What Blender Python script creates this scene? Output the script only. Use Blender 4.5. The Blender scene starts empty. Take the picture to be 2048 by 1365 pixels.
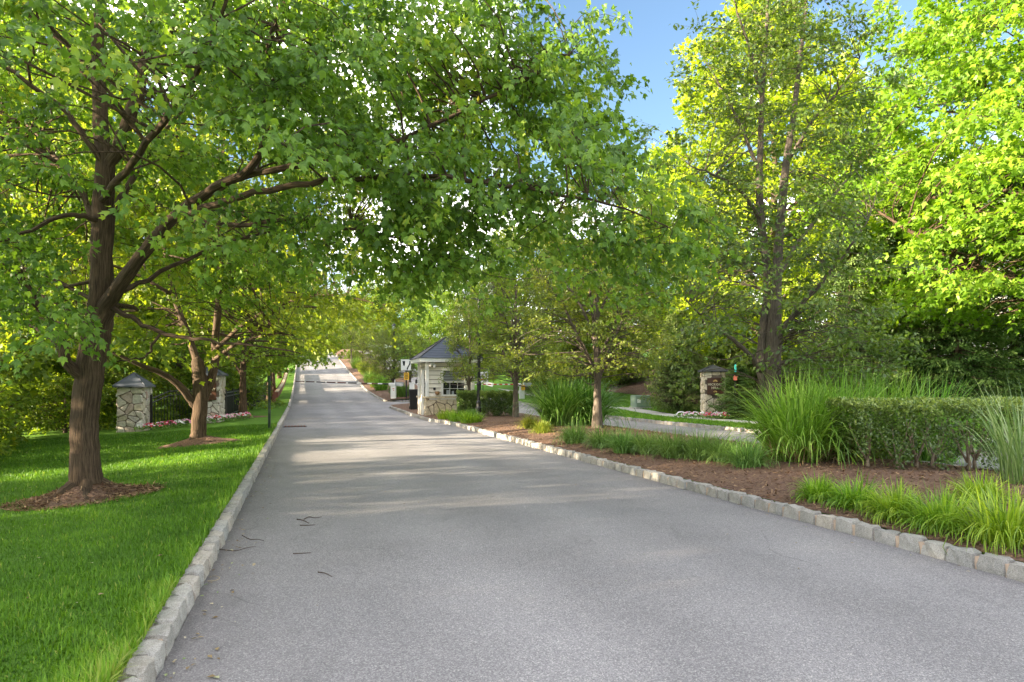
import bpy, bmesh, math, random
import numpy as np
from mathutils import Vector, Matrix

rng = np.random.default_rng(7)
random.seed(7)
sc = bpy.context.scene
COL = sc.collection

# ------------------------------------------------------------------ camera
FPX, CX, HY, EYE = 1365.0, 1024.0, 770.0, 1.55        # focal length in photo pixels, principal column, horizon row, eye height
cam = bpy.data.cameras.new('camera')
cam.sensor_width = 36.0
cam.lens = FPX / 2048 * 36.0
cam.shift_y = (HY - 682.5) / 2048
cam.clip_end = 2000
camo = bpy.data.objects.new('camera', cam)
camo.location = (0, 0, EYE)
camo.rotation_euler = (math.pi / 2, 0, 0)
COL.objects.link(camo)
sc.camera = camo

# ------------------------------------------------------------------ sky, sun, exposure
CLOUD_W = 49.7
SUN_ROT, SUN_EL = math.radians(-111), math.radians(13)
world = bpy.data.worlds.new('World')
sc.world = world
world.use_nodes = True
wn = world.node_tree
sky = wn.nodes.new('ShaderNodeTexSky')
sky.sky_type = 'NISHITA'
sky.sun_disc = False
sky.sun_elevation = SUN_EL
sky.sun_rotation = SUN_ROT
sky.air_density = 1.0
sky.dust_density = 0.3
sky.ozone_density = 2.0
tc = wn.nodes.new('ShaderNodeTexCoord')
mp = wn.nodes.new('ShaderNodeMapping')
mp.inputs['Scale'].default_value = (1.0, 1.0, 2.2)
mp.inputs['Location'].default_value = (0.35, 0.1, 0.2)
nz = wn.nodes.new('ShaderNodeTexNoise')
nz.noise_dimensions = '4D'
nz.inputs['W'].default_value = CLOUD_W
nz.inputs['Scale'].default_value = 2.3
nz.inputs['Detail'].default_value = 6
rp = wn.nodes.new('ShaderNodeValToRGB')
rp.color_ramp.elements[0].position = 0.485
rp.color_ramp.elements[0].color = (0, 0, 0, 1)
rp.color_ramp.elements[1].position = 0.615
rp.color_ramp.elements[1].color = (1, 1, 1, 1)
cm = wn.nodes.new('ShaderNodeMix')
cm.data_type = 'RGBA'
cm.inputs['B'].default_value = (11.6, 11.0, 10.4, 1)
L_ = wn.links.new
L_(tc.outputs['Generated'], mp.inputs['Vector'])
L_(mp.outputs['Vector'], nz.inputs['Vector'])
L_(nz.outputs['Fac'], rp.inputs['Fac'])
L_(rp.outputs['Color'], cm.inputs['Factor'])
hsv = wn.nodes.new('ShaderNodeHueSaturation')
hsv.inputs['Saturation'].default_value = 1.0
hsv.inputs['Value'].default_value = 0.56
L_(sky.outputs['Color'], hsv.inputs['Color'])
L_(hsv.outputs['Color'], cm.inputs['A'])
L_(cm.outputs['Result'], wn.nodes['Background'].inputs['Color'])
wn.nodes['Background'].inputs['Strength'].default_value = 0.11

sd = bpy.data.lights.new('sun', 'SUN')
sd.energy = 5.0
sd.angle = math.radians(0.5)
sd.color = (1.0, 0.84, 0.6)
sun = bpy.data.objects.new('sun', sd)
tosun = Vector((math.sin(SUN_ROT) * math.cos(SUN_EL), math.cos(SUN_ROT) * math.cos(SUN_EL), math.sin(SUN_EL)))
sun.rotation_euler = (-tosun).to_track_quat('-Z', 'Y').to_euler()
sun.location = tosun * 60
COL.objects.link(sun)

vs = sc.view_settings
vs.view_transform = 'Standard'
vs.look = 'None'
vs.gamma = 1.0
vs.use_curve_mapping = False
vs.exposure = 2.6
sc.render.engine = 'CYCLES'
cy = sc.cycles
cy.max_bounces = 6
cy.diffuse_bounces = 4
cy.glossy_bounces = 2
cy.transmission_bounces = 4
cy.transparent_max_bounces = 6
cy.sample_clamp_indirect = 6
cy.use_denoising = True

# ------------------------------------------------------------------ basic helpers
def W(px, py, d):
    """a point at depth d that lies on the given photo pixel"""
    return np.array([(px - CX) / FPX * d, d, EYE - (py - HY) / FPX * d])

def tag(o, label=None, cat=None, group=None, kind=None):
    if label: o['label'] = label
    if cat: o['category'] = cat
    if group: o['group'] = group
    if kind: o['kind'] = kind
    return o

def link(name, me, mats=None, parent=None, loc=None, rotz=0.0):
    o = bpy.data.objects.new(name, me)
    COL.objects.link(o)
    if mats is not None and me is not None and not me.materials:
        for m in (mats if isinstance(mats, (list, tuple)) else [mats]):
            me.materials.append(m)
    if parent is not None: o.parent = parent
    if loc is not None: o.location = loc
    o.rotation_euler[2] = rotz
    return o

def empty(name, loc=(0, 0, 0), rotz=0.0):
    o = bpy.data.objects.new(name, None)
    o.empty_display_size = 0.3
    o.location = loc
    o.rotation_euler[2] = rotz
    COL.objects.link(o)
    return o

def copy_tree(o, parent=None, **kw):
    c = o.copy()
    COL.objects.link(c)
    c.parent = parent
    for ch in list(o.children):
        copy_tree(ch, c)
    return c

def mesh_np(name, V, faces, rnd=None, smooth=False, vec=None):
    """faces: list of integer arrays, each (n, k)"""
    V = np.asarray(V, dtype=np.float32).reshape(-1, 3)
    if not isinstance(faces, (list, tuple)): faces = [faces]
    faces = [np.asarray(f, dtype=np.int32) for f in faces if len(f)]
    me = bpy.data.meshes.new(name)
    me.vertices.add(len(V))
    me.vertices.foreach_set('co', V.ravel())
    loops = np.concatenate([f.ravel() for f in faces])
    tot = np.concatenate([np.full(len(f), f.shape[1], dtype=np.int32) for f in faces])
    start = np.concatenate([[0], np.cumsum(tot)[:-1]]).astype(np.int32)
    me.loops.add(len(loops))
    me.loops.foreach_set('vertex_index', loops)
    me.polygons.add(len(tot))
    me.polygons.foreach_set('loop_start', start)
    if smooth:
        me.polygons.foreach_set('use_smooth', np.ones(len(tot), dtype=bool))
    if rnd is not None:
        a = me.attributes.new('rnd', 'FLOAT', 'POINT')
        a.data.foreach_set('value', np.asarray(rnd, dtype=np.float32))
    if vec is not None:
        a = me.attributes.new('barkco', 'FLOAT_VECTOR', 'POINT')
        a.data.foreach_set('vector', np.asarray(vec, dtype=np.float32).ravel())
    me.update(calc_edges=True)
    return me

class MB:
    """collects simple solids into one mesh"""
    def __init__(s): s.v = []; s.f = []; s.n = 0
    def add(s, V, F):
        s.v.append(np.asarray(V, dtype=float).reshape(-1, 3))
        for f in F: s.f.append([i + s.n for i in f])
        s.n += len(s.v[-1])
        return s
    def box(s, c, size, rz=0.0, taper=1.0):
        hx, hy, hz = [q / 2 for q in size]
        P = np.array([[x * (taper if z > 0 else 1), y * (taper if z > 0 else 1), z] for z in (-hz, hz) for x, y in ((-hx, -hy), (hx, -hy), (hx, hy), (-hx, hy))])
        cs, sn = math.cos(rz), math.sin(rz)
        P = np.stack([P[:, 0] * cs - P[:, 1] * sn, P[:, 0] * sn + P[:, 1] * cs, P[:, 2]], 1) + np.array(c)
        return s.add(P, [(3, 2, 1, 0), (4, 5, 6, 7), (0, 1, 5, 4), (1, 2, 6, 5), (2, 3, 7, 6), (3, 0, 4, 7)])
    def lathe(s, prof, c=(0, 0, 0), n=12):
        c = np.array(c); P = []
        for r, z in prof:
            for k in range(n):
                a = 2 * math.pi * k / n
                P.append((r * math.cos(a), r * math.sin(a), z))
        F = []
        for i in range(len(prof) - 1):
            for k in range(n):
                F.append((i * n + k, i * n + (k + 1) % n, (i + 1) * n + (k + 1) % n, (i + 1) * n + k))
        F.append(tuple(range(n))[::-1]); F.append(tuple((len(prof) - 1) * n + k for k in range(n)))
        return s.add(np.array(P) + c, F)
    def tube(s, pts, rad, n=8):
        V, F = tube_vf(pts, rad, n)
        return s.add(V, F)
    def prism(s, poly, y0, y1):
        """polygon in the xz plane, pulled from y0 to y1"""
        m = len(poly)
        P = [(x, y0, z) for x, z in poly] + [(x, y1, z) for x, z in poly]
        F = [tuple(range(m)), tuple(range(2 * m - 1, m - 1, -1))] + [(k, k + m, (k + 1) % m + m, (k + 1) % m) for k in range(m)]
        return s.add(P, F)
    def build(s, name, mat, parent=None, bevel=0.0, smooth=False, loc=None, rotz=0.0):
        me = bpy.data.meshes.new(name)
        me.from_pydata(np.concatenate(s.v).tolist(), [], s.f)
        bm = bmesh.new(); bm.from_mesh(me)
        bmesh.ops.recalc_face_normals(bm, faces=bm.faces)
        if bevel > 0:
            bmesh.ops.bevel(bm, geom=[e for e in bm.edges], offset=bevel, segments=1, affect='EDGES', clamp_overlap=True)
        bm.to_mesh(me); bm.free()
        if smooth:
            for p in me.polygons: p.use_smooth = True
        return link(name, me, mat, parent, loc, rotz)

def tube_vf(pts, rad, n):
    pts = np.asarray(pts, dtype=float); rad = np.asarray(rad, dtype=float)
    t = np.gradient(pts, axis=0)
    t /= np.linalg.norm(t, axis=1, keepdims=True) + 1e-9
    ref = np.array([0.0, 0, 1]) if abs(t[0, 2]) < 0.85 else np.array([1.0, 0, 0])
    a = np.cross(t, ref); a /= np.linalg.norm(a, axis=1, keepdims=True) + 1e-9
    b = np.cross(t, a)
    ang = np.arange(n) * 2 * math.pi / n
    V = pts[:, None, :] + rad[:, None, None] * (np.cos(ang)[None, :, None] * a[:, None, :] + np.sin(ang)[None, :, None] * b[:, None, :])
    m = len(pts); F = []
    for i in range(m - 1):
        for k in range(n):
            F.append((i * n + k, i * n + (k + 1) % n, (i + 1) * n + (k + 1) % n, (i + 1) * n + k))
    F.append(tuple(range(n))[::-1]); F.append(tuple((m - 1) * n + k for k in range(n)))
    return V.reshape(-1, 3), F

def sm(x): x = np.clip(x, 0, 1); return x * x * (3 - 2 * x)

# ------------------------------------------------------------------ materials
MATS = {}
def newmat(name):
    m = bpy.data.materials.new(name)
    m.use_nodes = True
    MATS[name] = m
    return m, m.node_tree, m.node_tree.nodes['Principled BSDF']

def N(nt, t, **kw):
    n = nt.nodes.new(t)
    for k, v in kw.items(): setattr(n, k, v)
    return n

def ramp(nt, fac, stops, interp='LINEAR'):
    r = nt.nodes.new('ShaderNodeValToRGB')
    cr = r.color_ramp; cr.interpolation = interp
    while len(cr.elements) < len(stops): cr.elements.new(0.5)
    for e, (p, c) in zip(cr.elements, stops):
        e.position = p; e.color = (*c, 1) if len(c) == 3 else c
    nt.links.new(fac, r.inputs['Fac'])
    return r.outputs['Color']

def noise(nt, scale, detail=4, rough=0.6, vec=None, coord='Object', stretch=None):
    n = nt.nodes.new('ShaderNodeTexNoise')
    n.inputs['Scale'].default_value = scale
    n.inputs['Detail'].default_value = detail
    n.inputs['Roughness'].default_value = rough
    if vec is None:
        t = nt.nodes.new('ShaderNodeTexCoord'); vec = t.outputs[coord]
    if stretch is not None:
        m = nt.nodes.new('ShaderNodeMapping'); m.inputs['Scale'].default_value = stretch
        nt.links.new(vec, m.inputs['Vector']); vec = m.outputs['Vector']
    nt.links.new(vec, n.inputs['Vector'])
    return n.outputs['Fac']

def mixc(nt, fac, a, b, mode='MIX'):
    m = nt.nodes.new('ShaderNodeMix'); m.data_type = 'RGBA'; m.blend_type = mode
    for s, v in (('Factor', fac), ('A', a), ('B', b)):
        if isinstance(v, (int, float)): m.inputs[s].default_value = v
        elif isinstance(v, tuple): m.inputs[s].default_value = (*v, 1) if len(v) == 3 else v
        else: nt.links.new(v, m.inputs[s])
    return m.outputs['Result']

def bump(nt, bsdf, h, strength=0.4, dist=0.02):
    b = nt.nodes.new('ShaderNodeBump')
    b.inputs['Strength'].default_value = strength; b.inputs['Distance'].default_value = dist
    nt.links.new(h, b.inputs['Height']); nt.links.new(b.outputs['Normal'], bsdf.inputs['Normal'])

def mapr(nt, v, a, b):
    m = nt.nodes.new('ShaderNodeMapRange'); m.inputs['From Min'].default_value = a; m.inputs['From Max'].default_value = b
    nt.links.new(v, m.inputs['Value']); return m.outputs['Result']

def plain(name, col, rough=0.6, metal=0.0, var=0.12, scale=6, spec=0.4, bmp=0.0):
    m, nt, p = newmat(name)
    f = noise(nt, scale, 5)
    c = ramp(nt, f, [(0.25, tuple(q * (1 - var) for q in col)), (0.75, tuple(min(1, q * (1 + var)) for q in col))])
    nt.links.new(c, p.inputs['Base Color'])
    p.inputs['Roughness'].default_value = rough; p.inputs['Metallic'].default_value = metal
    p.inputs['Specular IOR Level'].default_value = spec
    if bmp: bump(nt, p, noise(nt, scale * 6, 4), bmp, 0.01)
    return m

def leafmat(name, stops, trans, tw=0.45, rough=0.45, spec=0.35):
    """stops: colour ramp over the per-leaf random value; trans: tint of the light that comes through"""
    m, nt, p = newmat(name)
    a = nt.nodes.new('ShaderNodeAttribute'); a.attribute_name = 'rnd'
    oi = nt.nodes.new('ShaderNodeObjectInfo')
    c = ramp(nt, a.outputs['Fac'], stops)
    hs = nt.nodes.new('ShaderNodeHueSaturation')
    mr = nt.nodes.new('ShaderNodeMapRange')
    mr.inputs['To Min'].default_value = 0.485; mr.inputs['To Max'].default_value = 0.513
    nt.links.new(oi.outputs['Random'], mr.inputs['Value']); nt.links.new(mr.outputs['Result'], hs.inputs['Hue'])
    nt.links.new(c, hs.inputs['Color']); c = hs.outputs['Color']
    nt.links.new(c, p.inputs['Base Color'])
    p.inputs['Roughness'].default_value = rough
    p.inputs['Specular IOR Level'].default_value = spec
    tr = nt.nodes.new('ShaderNodeBsdfTranslucent')
    tcol = mixc(nt, 1.0, c, trans, 'MULTIPLY')
    nt.links.new(tcol, tr.inputs['Color'])
    mx = nt.nodes.new('ShaderNodeMixShader'); mx.inputs['Fac'].default_value = tw
    nt.links.new(p.outputs['BSDF'], mx.inputs[1]); nt.links.new(tr.outputs['BSDF'], mx.inputs[2])
    nt.links.new(mx.outputs['Shader'], nt.nodes['Material Output'].inputs['Surface'])
    return m

def asphalt(name, tone):
    m, nt, p = newmat(name)
    fine = nt.nodes.new('ShaderNodeTexVoronoi'); fine.inputs['Scale'].default_value = 135
    t = nt.nodes.new('ShaderNodeTexCoord'); nt.links.new(t.outputs['Object'], fine.inputs['Vector'])
    agg = ramp(nt, fine.outputs['Color'], [(0.0, (0.03, 0.03, 0.035)), (0.42, (0.115, 0.115, 0.125)), (0.72, (0.2, 0.2, 0.21)), (1.0, (0.42, 0.41, 0.4))])
    gr = noise(nt, 420, 2, 0.7)
    agg = mixc(nt, 0.45, agg, ramp(nt, gr, [(0.3, (0.05, 0.05, 0.055)), (0.7, (0.3, 0.3, 0.31))]))
    big = noise(nt, 0.35, 5, 0.6)
    c = mixc(nt, 1.0, agg, ramp(nt, big, [(0.3, tuple(0.82 * q for q in tone)), (0.7, tuple(1.12 * q for q in tone))]), 'MULTIPLY')
    stain = noise(nt, 1.3, 6, 0.7, stretch=(1.6, 0.35, 1))
    c = mixc(nt, ramp(nt, stain, [(0.58, (0, 0, 0)), (0.72, (0.35, 0.35, 0.35))]), c, (0.1, 0.098, 0.1))
    # grit and damp dirt gathered along the left kerb
    dp = nt.nodes.new('ShaderNodeVectorMath'); dp.operation = 'DOT_PRODUCT'; dp.inputs[1].default_value = (1.0, 0.307, 0.0)
    nt.links.new(t.outputs['Object'], dp.inputs[0])
    wob = nt.nodes.new('ShaderNodeMath'); wob.operation = 'MULTIPLY_ADD'; wob.inputs[1].default_value = 0.9
    nt.links.new(noise(nt, 1.1, 6, 0.7), wob.inputs[0]); nt.links.new(dp.outputs['Value'], wob.inputs[2])
    c = mixc(nt, ramp(nt, mapr(nt, wob.outputs['Value'], -0.77, 1.4), [(0.12, (0.55, 0.55, 0.55)), (0.45, (0.22, 0.22, 0.22)), (0.75, (0, 0, 0))]), c, (0.085, 0.078, 0.075))
    # wheel tracks polished a little paler
    tr_ = nt.nodes.new('ShaderNodeMath'); tr_.operation = 'SINE'
    tm = nt.nodes.new('ShaderNodeMath'); tm.operation = 'MULTIPLY_ADD'; tm.inputs[1].default_value = 3.7; tm.inputs[2].default_value = 1.0
    nt.links.new(wob.outputs['Value'], tm.inputs[0]); nt.links.new(tm.outputs['Value'], tr_.inputs[0])
    c = mixc(nt, 1.0, c, ramp(nt, mapr(nt, tr_.outputs['Value'], -1, 1), [(0.0, (0.93, 0.93, 0.93)), (1.0, (1.07, 1.07, 1.07))]), 'MULTIPLY')
    # fine cracks
    wv = nt.nodes.new('ShaderNodeTexVoronoi'); wv.feature = 'DISTANCE_TO_EDGE'; wv.inputs['Scale'].default_value = 0.42
    wp = nt.nodes.new('ShaderNodeTexNoise'); wp.inputs['Scale'].default_value = 1.4; wp.inputs['Detail'].default_value = 8
    nt.links.new(t.outputs['Object'], wp.inputs['Vector'])
    ad = nt.nodes.new('ShaderNodeMix'); ad.data_type = 'RGBA'; ad.inputs['Factor'].default_value = 0.35
    nt.links.new(t.outputs['Object'], ad.inputs['A']); nt.links.new(wp.outputs['Color'], ad.inputs['B'])
    nt.links.new(ad.outputs['Result'], wv.inputs['Vector'])
    br = noise(nt, 0.5, 3)
    ck = ramp(nt, wv.outputs['Distance'], [(0.0, (1, 1, 1)), (0.0035, (0, 0, 0))])
    ck = mixc(nt, 1.0, ck, ramp(nt, br, [(0.52, (0, 0, 0)), (0.62, (0.32, 0.32, 0.32))]), 'MULTIPLY')
    c = mixc(nt, ck, c, (0.03, 0.03, 0.03))
    nt.links.new(c, p.inputs['Base Color'])
    p.inputs['Roughness'].default_value = 0.8
    p.inputs['Specular IOR Level'].default_value = 0.3
    bump(nt, p, fine.outputs['Distance'], 0.5, 0.008)
    return m

M = {}
M['asphalt'] = asphalt('asphalt', (1.62, 1.54, 1.5))
M['white_line'] = plain('white_line', (0.7, 0.7, 0.68), 0.7, var=0.15, scale=9)
M['concrete'] = plain('concrete', (0.42, 0.4, 0.37), 0.85, var=0.14, scale=5, bmp=0.2)

def lawnmat():
    m, nt, p = newmat('lawn')
    a = noise(nt, 0.6, 5); b = noise(nt, 60, 3, 0.7)
    c = ramp(nt, a, [(0.3, (0.08, 0.16, 0.02)), (0.6, (0.12, 0.235, 0.025)), (0.8, (0.17, 0.26, 0.04))])
    c = mixc(nt, 0.5, c, ramp(nt, b, [(0.3, (0.03, 0.085, 0.012)), (0.75, (0.14, 0.28, 0.04))]))
    nt.links.new(c, p.inputs['Base Color']); p.inputs['Roughness'].default_value = 0.9
    p.inputs['Specular IOR Level'].default_value = 0.1
    bump(nt, p, b, 0.7, 0.03)
    return m
M['lawn'] = lawnmat()

def mulchmat():
    m, nt, p = newmat('mulch')
    v = nt.nodes.new('ShaderNodeTexVoronoi'); v.inputs['Scale'].default_value = 34
    t = nt.nodes.new('ShaderNodeTexCoord'); mp_ = nt.nodes.new('ShaderNodeMapping'); mp_.inputs['Scale'].default_value = (1, 2.3, 1)
    nt.links.new(t.outputs['Object'], mp_.inputs['Vector']); nt.links.new(mp_.outputs['Vector'], v.inputs['Vector'])
    c = ramp(nt, v.outputs['Color'], [(0.1, (0.045, 0.022, 0.012)), (0.5, (0.17, 0.085, 0.048)), (0.9, (0.36, 0.22, 0.14))])
    c = mixc(nt, 0.35, c, ramp(nt, noise(nt, 3, 4), [(0.3, (0.07, 0.04, 0.03)), (0.7, (0.2, 0.12, 0.085))]))
    nt.links.new(c, p.inputs['Base Color']); p.inputs['Roughness'].default_value = 0.95
    bump(nt, p, v.outputs['Distance'], 0.8, 0.03)
    return m
M['mulch'] = mulchmat()

def barkmat(name, lo, mid, hi, sc_=1.0):
    m, nt, p = newmat(name)
    bc = nt.nodes.new('ShaderNodeAttribute'); bc.attribute_name = 'barkco'
    f = noise(nt, 11 * sc_, 9, 0.72, vec=bc.outputs['Vector'], stretch=(3.2, 3.2, 0.36))
    g = noise(nt, 2.2, 4)
    c = ramp(nt, f, [(0.34, lo), (0.48, mid), (0.7, hi)])
    c = mixc(nt, ramp(nt, g, [(0.45, (0, 0, 0)), (0.75, (0.55, 0.55, 0.55))]), c, tuple(q * 0.5 for q in mid))
    nt.links.new(c, p.inputs['Base Color']); p.inputs['Roughness'].default_value = 0.9
    p.inputs['Specular IOR Level'].default_value = 0.2
    bump(nt, p, f, 0.8, 0.035)
    return m
M['bark'] = barkmat('maple_bark', (0.018, 0.011, 0.007), (0.075, 0.05, 0.032), (0.19, 0.13, 0.085))
M['bark_grey'] = barkmat('pear_bark', (0.045, 0.036, 0.028), (0.125, 0.1, 0.08), (0.25, 0.21, 0.165), 1.6)
M['bark_dark'] = barkmat('woodland_bark', (0.03, 0.022, 0.016), (0.09, 0.065, 0.045), (0.17, 0.13, 0.1))

M['maple_leaf'] = leafmat('maple_leaf', [(0.0, (0.045, 0.09, 0.014)), (0.4, (0.12, 0.225, 0.033)), (0.75, (0.225, 0.355, 0.055)), (0.95, (0.37, 0.455, 0.07)), (1.0, (0.58, 0.48, 0.06))], (1.5, 1.35, 0.45), 0.5, 0.42, 0.4)
M['maple_leaf_b'] = leafmat('roadside_maple_leaf', [(0.0, (0.075, 0.145, 0.017)), (0.5, (0.165, 0.265, 0.028)), (1.0, (0.32, 0.4, 0.048))], (1.5, 1.4, 0.45), 0.5)
M['pear_leaf'] = leafmat('pear_leaf', [(0.0, (0.07, 0.125, 0.022)), (0.5, (0.155, 0.235, 0.038)), (1.0, (0.32, 0.38, 0.065))], (1.5, 1.35, 0.45), 0.45, 0.4, 0.45)
M['pear_leaf_deep'] = leafmat('deep_pear_leaf', [(0.0, (0.05, 0.095, 0.018)), (0.5, (0.105, 0.18, 0.03)), (1.0, (0.22, 0.29, 0.05))], (1.4, 1.35, 0.45), 0.42, 0.4, 0.5)
M['gold_leaf'] = leafmat('sunlit_leaf', [(0.0, (0.14, 0.23, 0.014)), (0.5, (0.27, 0.38, 0.02)), (1.0, (0.46, 0.54, 0.035))], (1.35, 1.4, 0.4), 0.5)
M['bright_leaf'] = leafmat('bright_maple_leaf', [(0.0, (0.08, 0.17, 0.015)), (0.5, (0.165, 0.31, 0.024)), (1.0, (0.31, 0.44, 0.042))], (1.45, 1.4, 0.45), 0.5)
M['wood_leaf'] = leafmat('woodland_leaf', [(0.0, (0.06, 0.125, 0.016)), (0.5, (0.135, 0.23, 0.026)), (1.0, (0.29, 0.37, 0.045))], (1.55, 1.4, 0.45), 0.5)
M['needle'] = leafmat('spruce_needle', [(0.0, (0.04, 0.08, 0.022)), (0.5, (0.095, 0.165, 0.04)), (1.0, (0.2, 0.28, 0.08))], (1.3, 1.3, 0.6), 0.25, 0.6)
M['cedar'] = leafmat('cedar_spray', [(0.0, (0.035, 0.07, 0.018)), (0.5, (0.085, 0.14, 0.03)), (1.0, (0.17, 0.22, 0.06))], (1.3, 1.3, 0.6), 0.3, 0.6)
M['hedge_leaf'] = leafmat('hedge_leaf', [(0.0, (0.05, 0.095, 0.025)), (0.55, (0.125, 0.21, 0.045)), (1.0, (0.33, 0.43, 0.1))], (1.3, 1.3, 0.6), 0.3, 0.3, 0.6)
M['grass_blade'] = leafmat('lawn_blade', [(0.0, (0.05, 0.12, 0.014)), (0.5, (0.11, 0.235, 0.022)), (0.9, (0.22, 0.39, 0.035)), (1.0, (0.36, 0.4, 0.1))], (1.3, 1.2, 0.5), 0.4, 0.5, 0.25)
M['misc_blade'] = leafmat('fountain_grass_blade', [(0.0, (0.1, 0.22, 0.03)), (0.5, (0.2, 0.4, 0.045)), (1.0, (0.38, 0.58, 0.13))], (1.2, 1.2, 0.6), 0.4, 0.35, 0.5)
M['deep_blade'] = leafmat('dark_grass_blade', [(0.0, (0.05, 0.14, 0.02)), (0.6, (0.11, 0.25, 0.035)), (1.0, (0.3, 0.48, 0.13))], (1.2, 1.2, 0.6), 0.35, 0.35, 0.5)
M['pale_blade'] = leafmat('pale_grass_blade', [(0.0, (0.09, 0.19, 0.05)), (0.5, (0.19, 0.33, 0.1)), (1.0, (0.4, 0.52, 0.25))], (1.1, 1.1, 0.7), 0.35, 0.35, 0.5)
M['lily_blade'] = leafmat('daylily_blade', [(0.0, (0.11, 0.22, 0.018)), (0.5, (0.22, 0.38, 0.028)), (1.0, (0.42, 0.57, 0.07))], (1.2, 1.2, 0.5), 0.42, 0.35, 0.5)
M['mound_blade'] = leafmat('mound_grass_blade', [(0.0, (0.08, 0.17, 0.04)), (0.5, (0.16, 0.3, 0.065)), (1.0, (0.3, 0.46, 0.13))], (1.2, 1.2, 0.6), 0.3, 0.4, 0.4)
M['gold_blade'] = leafmat('gold_grass_blade', [(0.0, (0.11, 0.17, 0.02)), (0.5, (0.22, 0.28, 0.035)), (1.0, (0.4, 0.42, 0.07))], (1.2, 1.2, 0.5), 0.4, 0.45, 0.3)
M['dry_blade'] = leafmat('dry_grass_blade', [(0.0, (0.1, 0.065, 0.03)), (1.0, (0.3, 0.23, 0.11))], (1, 1, 0.8), 0.2, 0.8, 0.1)
M['chip'] = leafmat('bark_chip', [(0.0, (0.045, 0.022, 0.013)), (0.5, (0.2, 0.105, 0.06)), (1.0, (0.42, 0.27, 0.17))], (1, 1, 1), 0.0, 0.9, 0.1)
M['litter'] = leafmat('leaf_litter', [(0.0, (0.12, 0.08, 0.04)), (0.5, (0.35, 0.27, 0.14)), (0.8, (0.5, 0.45, 0.33)), (1.0, (0.16, 0.3, 0.05))], (1, 1, 0.8), 0.1, 0.8, 0.1)
M['stem_bark'] = plain('stem_bark', (0.26, 0.2, 0.14), 0.9, var=0.3, scale=25)
M['twig'] = plain('twig', (0.075, 0.05, 0.035), 0.9, var=0.4, scale=30)
M['pale_twig'] = plain('pale_twig', (0.4, 0.33, 0.22), 0.9, var=0.2, scale=30)

def stonemat(name, stops, spk=0.35, scale=22):
    m, nt, p = newmat(name)
    oi = nt.nodes.new('ShaderNodeObjectInfo')
    c = ramp(nt, oi.outputs['Random'], stops)
    t = nt.nodes.new('ShaderNodeTexCoord')
    f = noise(nt, scale, 8, 0.75)
    c = mixc(nt, 1.0, c, ramp(nt, f, [(0.3, (0.55, 0.54, 0.52)), (0.5, (0.95, 0.95, 0.95)), (0.72, (1.25, 1.24, 1.22))]), 'MULTIPLY')
    g = noise(nt, scale * 8, 2, 0.7)
    c = mixc(nt, spk, c, ramp(nt, g, [(0.35, (0.1, 0.1, 0.1)), (0.6, (0.6, 0.59, 0.57))]))
    nt.links.new(c, p.inputs['Base Color']); p.inputs['Roughness'].default_value = 0.9
    p.inputs['Specular IOR Level'].default_value = 0.2
    bump(nt, p, f, 0.7, 0.02)
    return m
M['granite'] = stonemat('granite_block', [(0.0, (0.31, 0.285, 0.25)), (0.3, (0.44, 0.41, 0.365)), (0.55, (0.27, 0.26, 0.245)), (0.8, (0.47, 0.4, 0.32)), (1.0, (0.37, 0.36, 0.34))])
M['kerb_mortar'] = plain('kerb_mortar', (0.42, 0.32, 0.24), 0.95, var=0.2, scale=20)
M['fieldstone'] = stonemat('fieldstone', [(0.0, (0.5, 0.45, 0.39)), (0.2, (0.6, 0.56, 0.51)), (0.4, (0.42, 0.31, 0.27)), (0.55, (0.55, 0.5, 0.45)), (0.75, (0.48, 0.42, 0.33)), (0.9, (0.62, 0.6, 0.57)), (1.0, (0.4, 0.35, 0.32))], 0.12, 9)
M['tanstone'] = stonemat('tan_fieldstone', [(0.0, (0.64, 0.52, 0.35)), (0.35, (0.7, 0.6, 0.44)), (0.7, (0.58, 0.47, 0.32)), (1.0, (0.72, 0.64, 0.5))], 0.1, 9)
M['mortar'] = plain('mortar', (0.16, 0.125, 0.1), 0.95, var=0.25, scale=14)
M['slate'] = plain('slate_roof', (0.075, 0.085, 0.11), 0.45, var=0.2, scale=5, spec=0.5)
M['slate_dark'] = plain('dark_shingle', (0.045, 0.045, 0.05), 0.7, var=0.3, scale=12)
M['white_paint'] = plain('white_paint', (0.78, 0.77, 0.74), 0.5, var=0.04, scale=4)
M['cream_paint'] = plain('cream_paint', (0.74, 0.69, 0.6), 0.6, var=0.06, scale=3)
M['black_metal'] = plain('black_metal', (0.014, 0.015, 0.016), 0.4, var=0.2, spec=0.5)
M['green_metal'] = plain('dark_green_metal', (0.012, 0.03, 0.018), 0.45, var=0.2)
M['black_plastic'] = plain('black_plastic', (0.02, 0.02, 0.022), 0.5, var=0.15)
M['sign_brown'] = plain('sign_brown', (0.075, 0.03, 0.016), 0.45, var=0.12)
M['sign_gold'] = plain('sign_gold', (0.55, 0.36, 0.12), 0.4, var=0.1, metal=0.2)
M['sign_cream'] = plain('sign_cream', (0.7, 0.6, 0.42), 0.5, var=0.05)
M['yellow'] = plain('yellow_plate', (0.75, 0.42, 0.03), 0.5, var=0.06)
M['red'] = plain('red_plate', (0.5, 0.05, 0.03), 0.5, var=0.08)
M['arm_dark'] = plain('dark_red_tape', (0.1, 0.035, 0.03), 0.5, var=0.15)
M['coral'] = plain('coral_plate', (0.75, 0.16, 0.1), 0.5, var=0.08)
M['teal'] = plain('teal_plate', (0.05, 0.5, 0.42), 0.5, var=0.06)
M['transformer'] = plain('box_green_paint', (0.2, 0.27, 0.2), 0.5, var=0.06)
M['grey_metal'] = plain('grey_metal', (0.32, 0.34, 0.36), 0.45, var=0.06)
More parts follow.
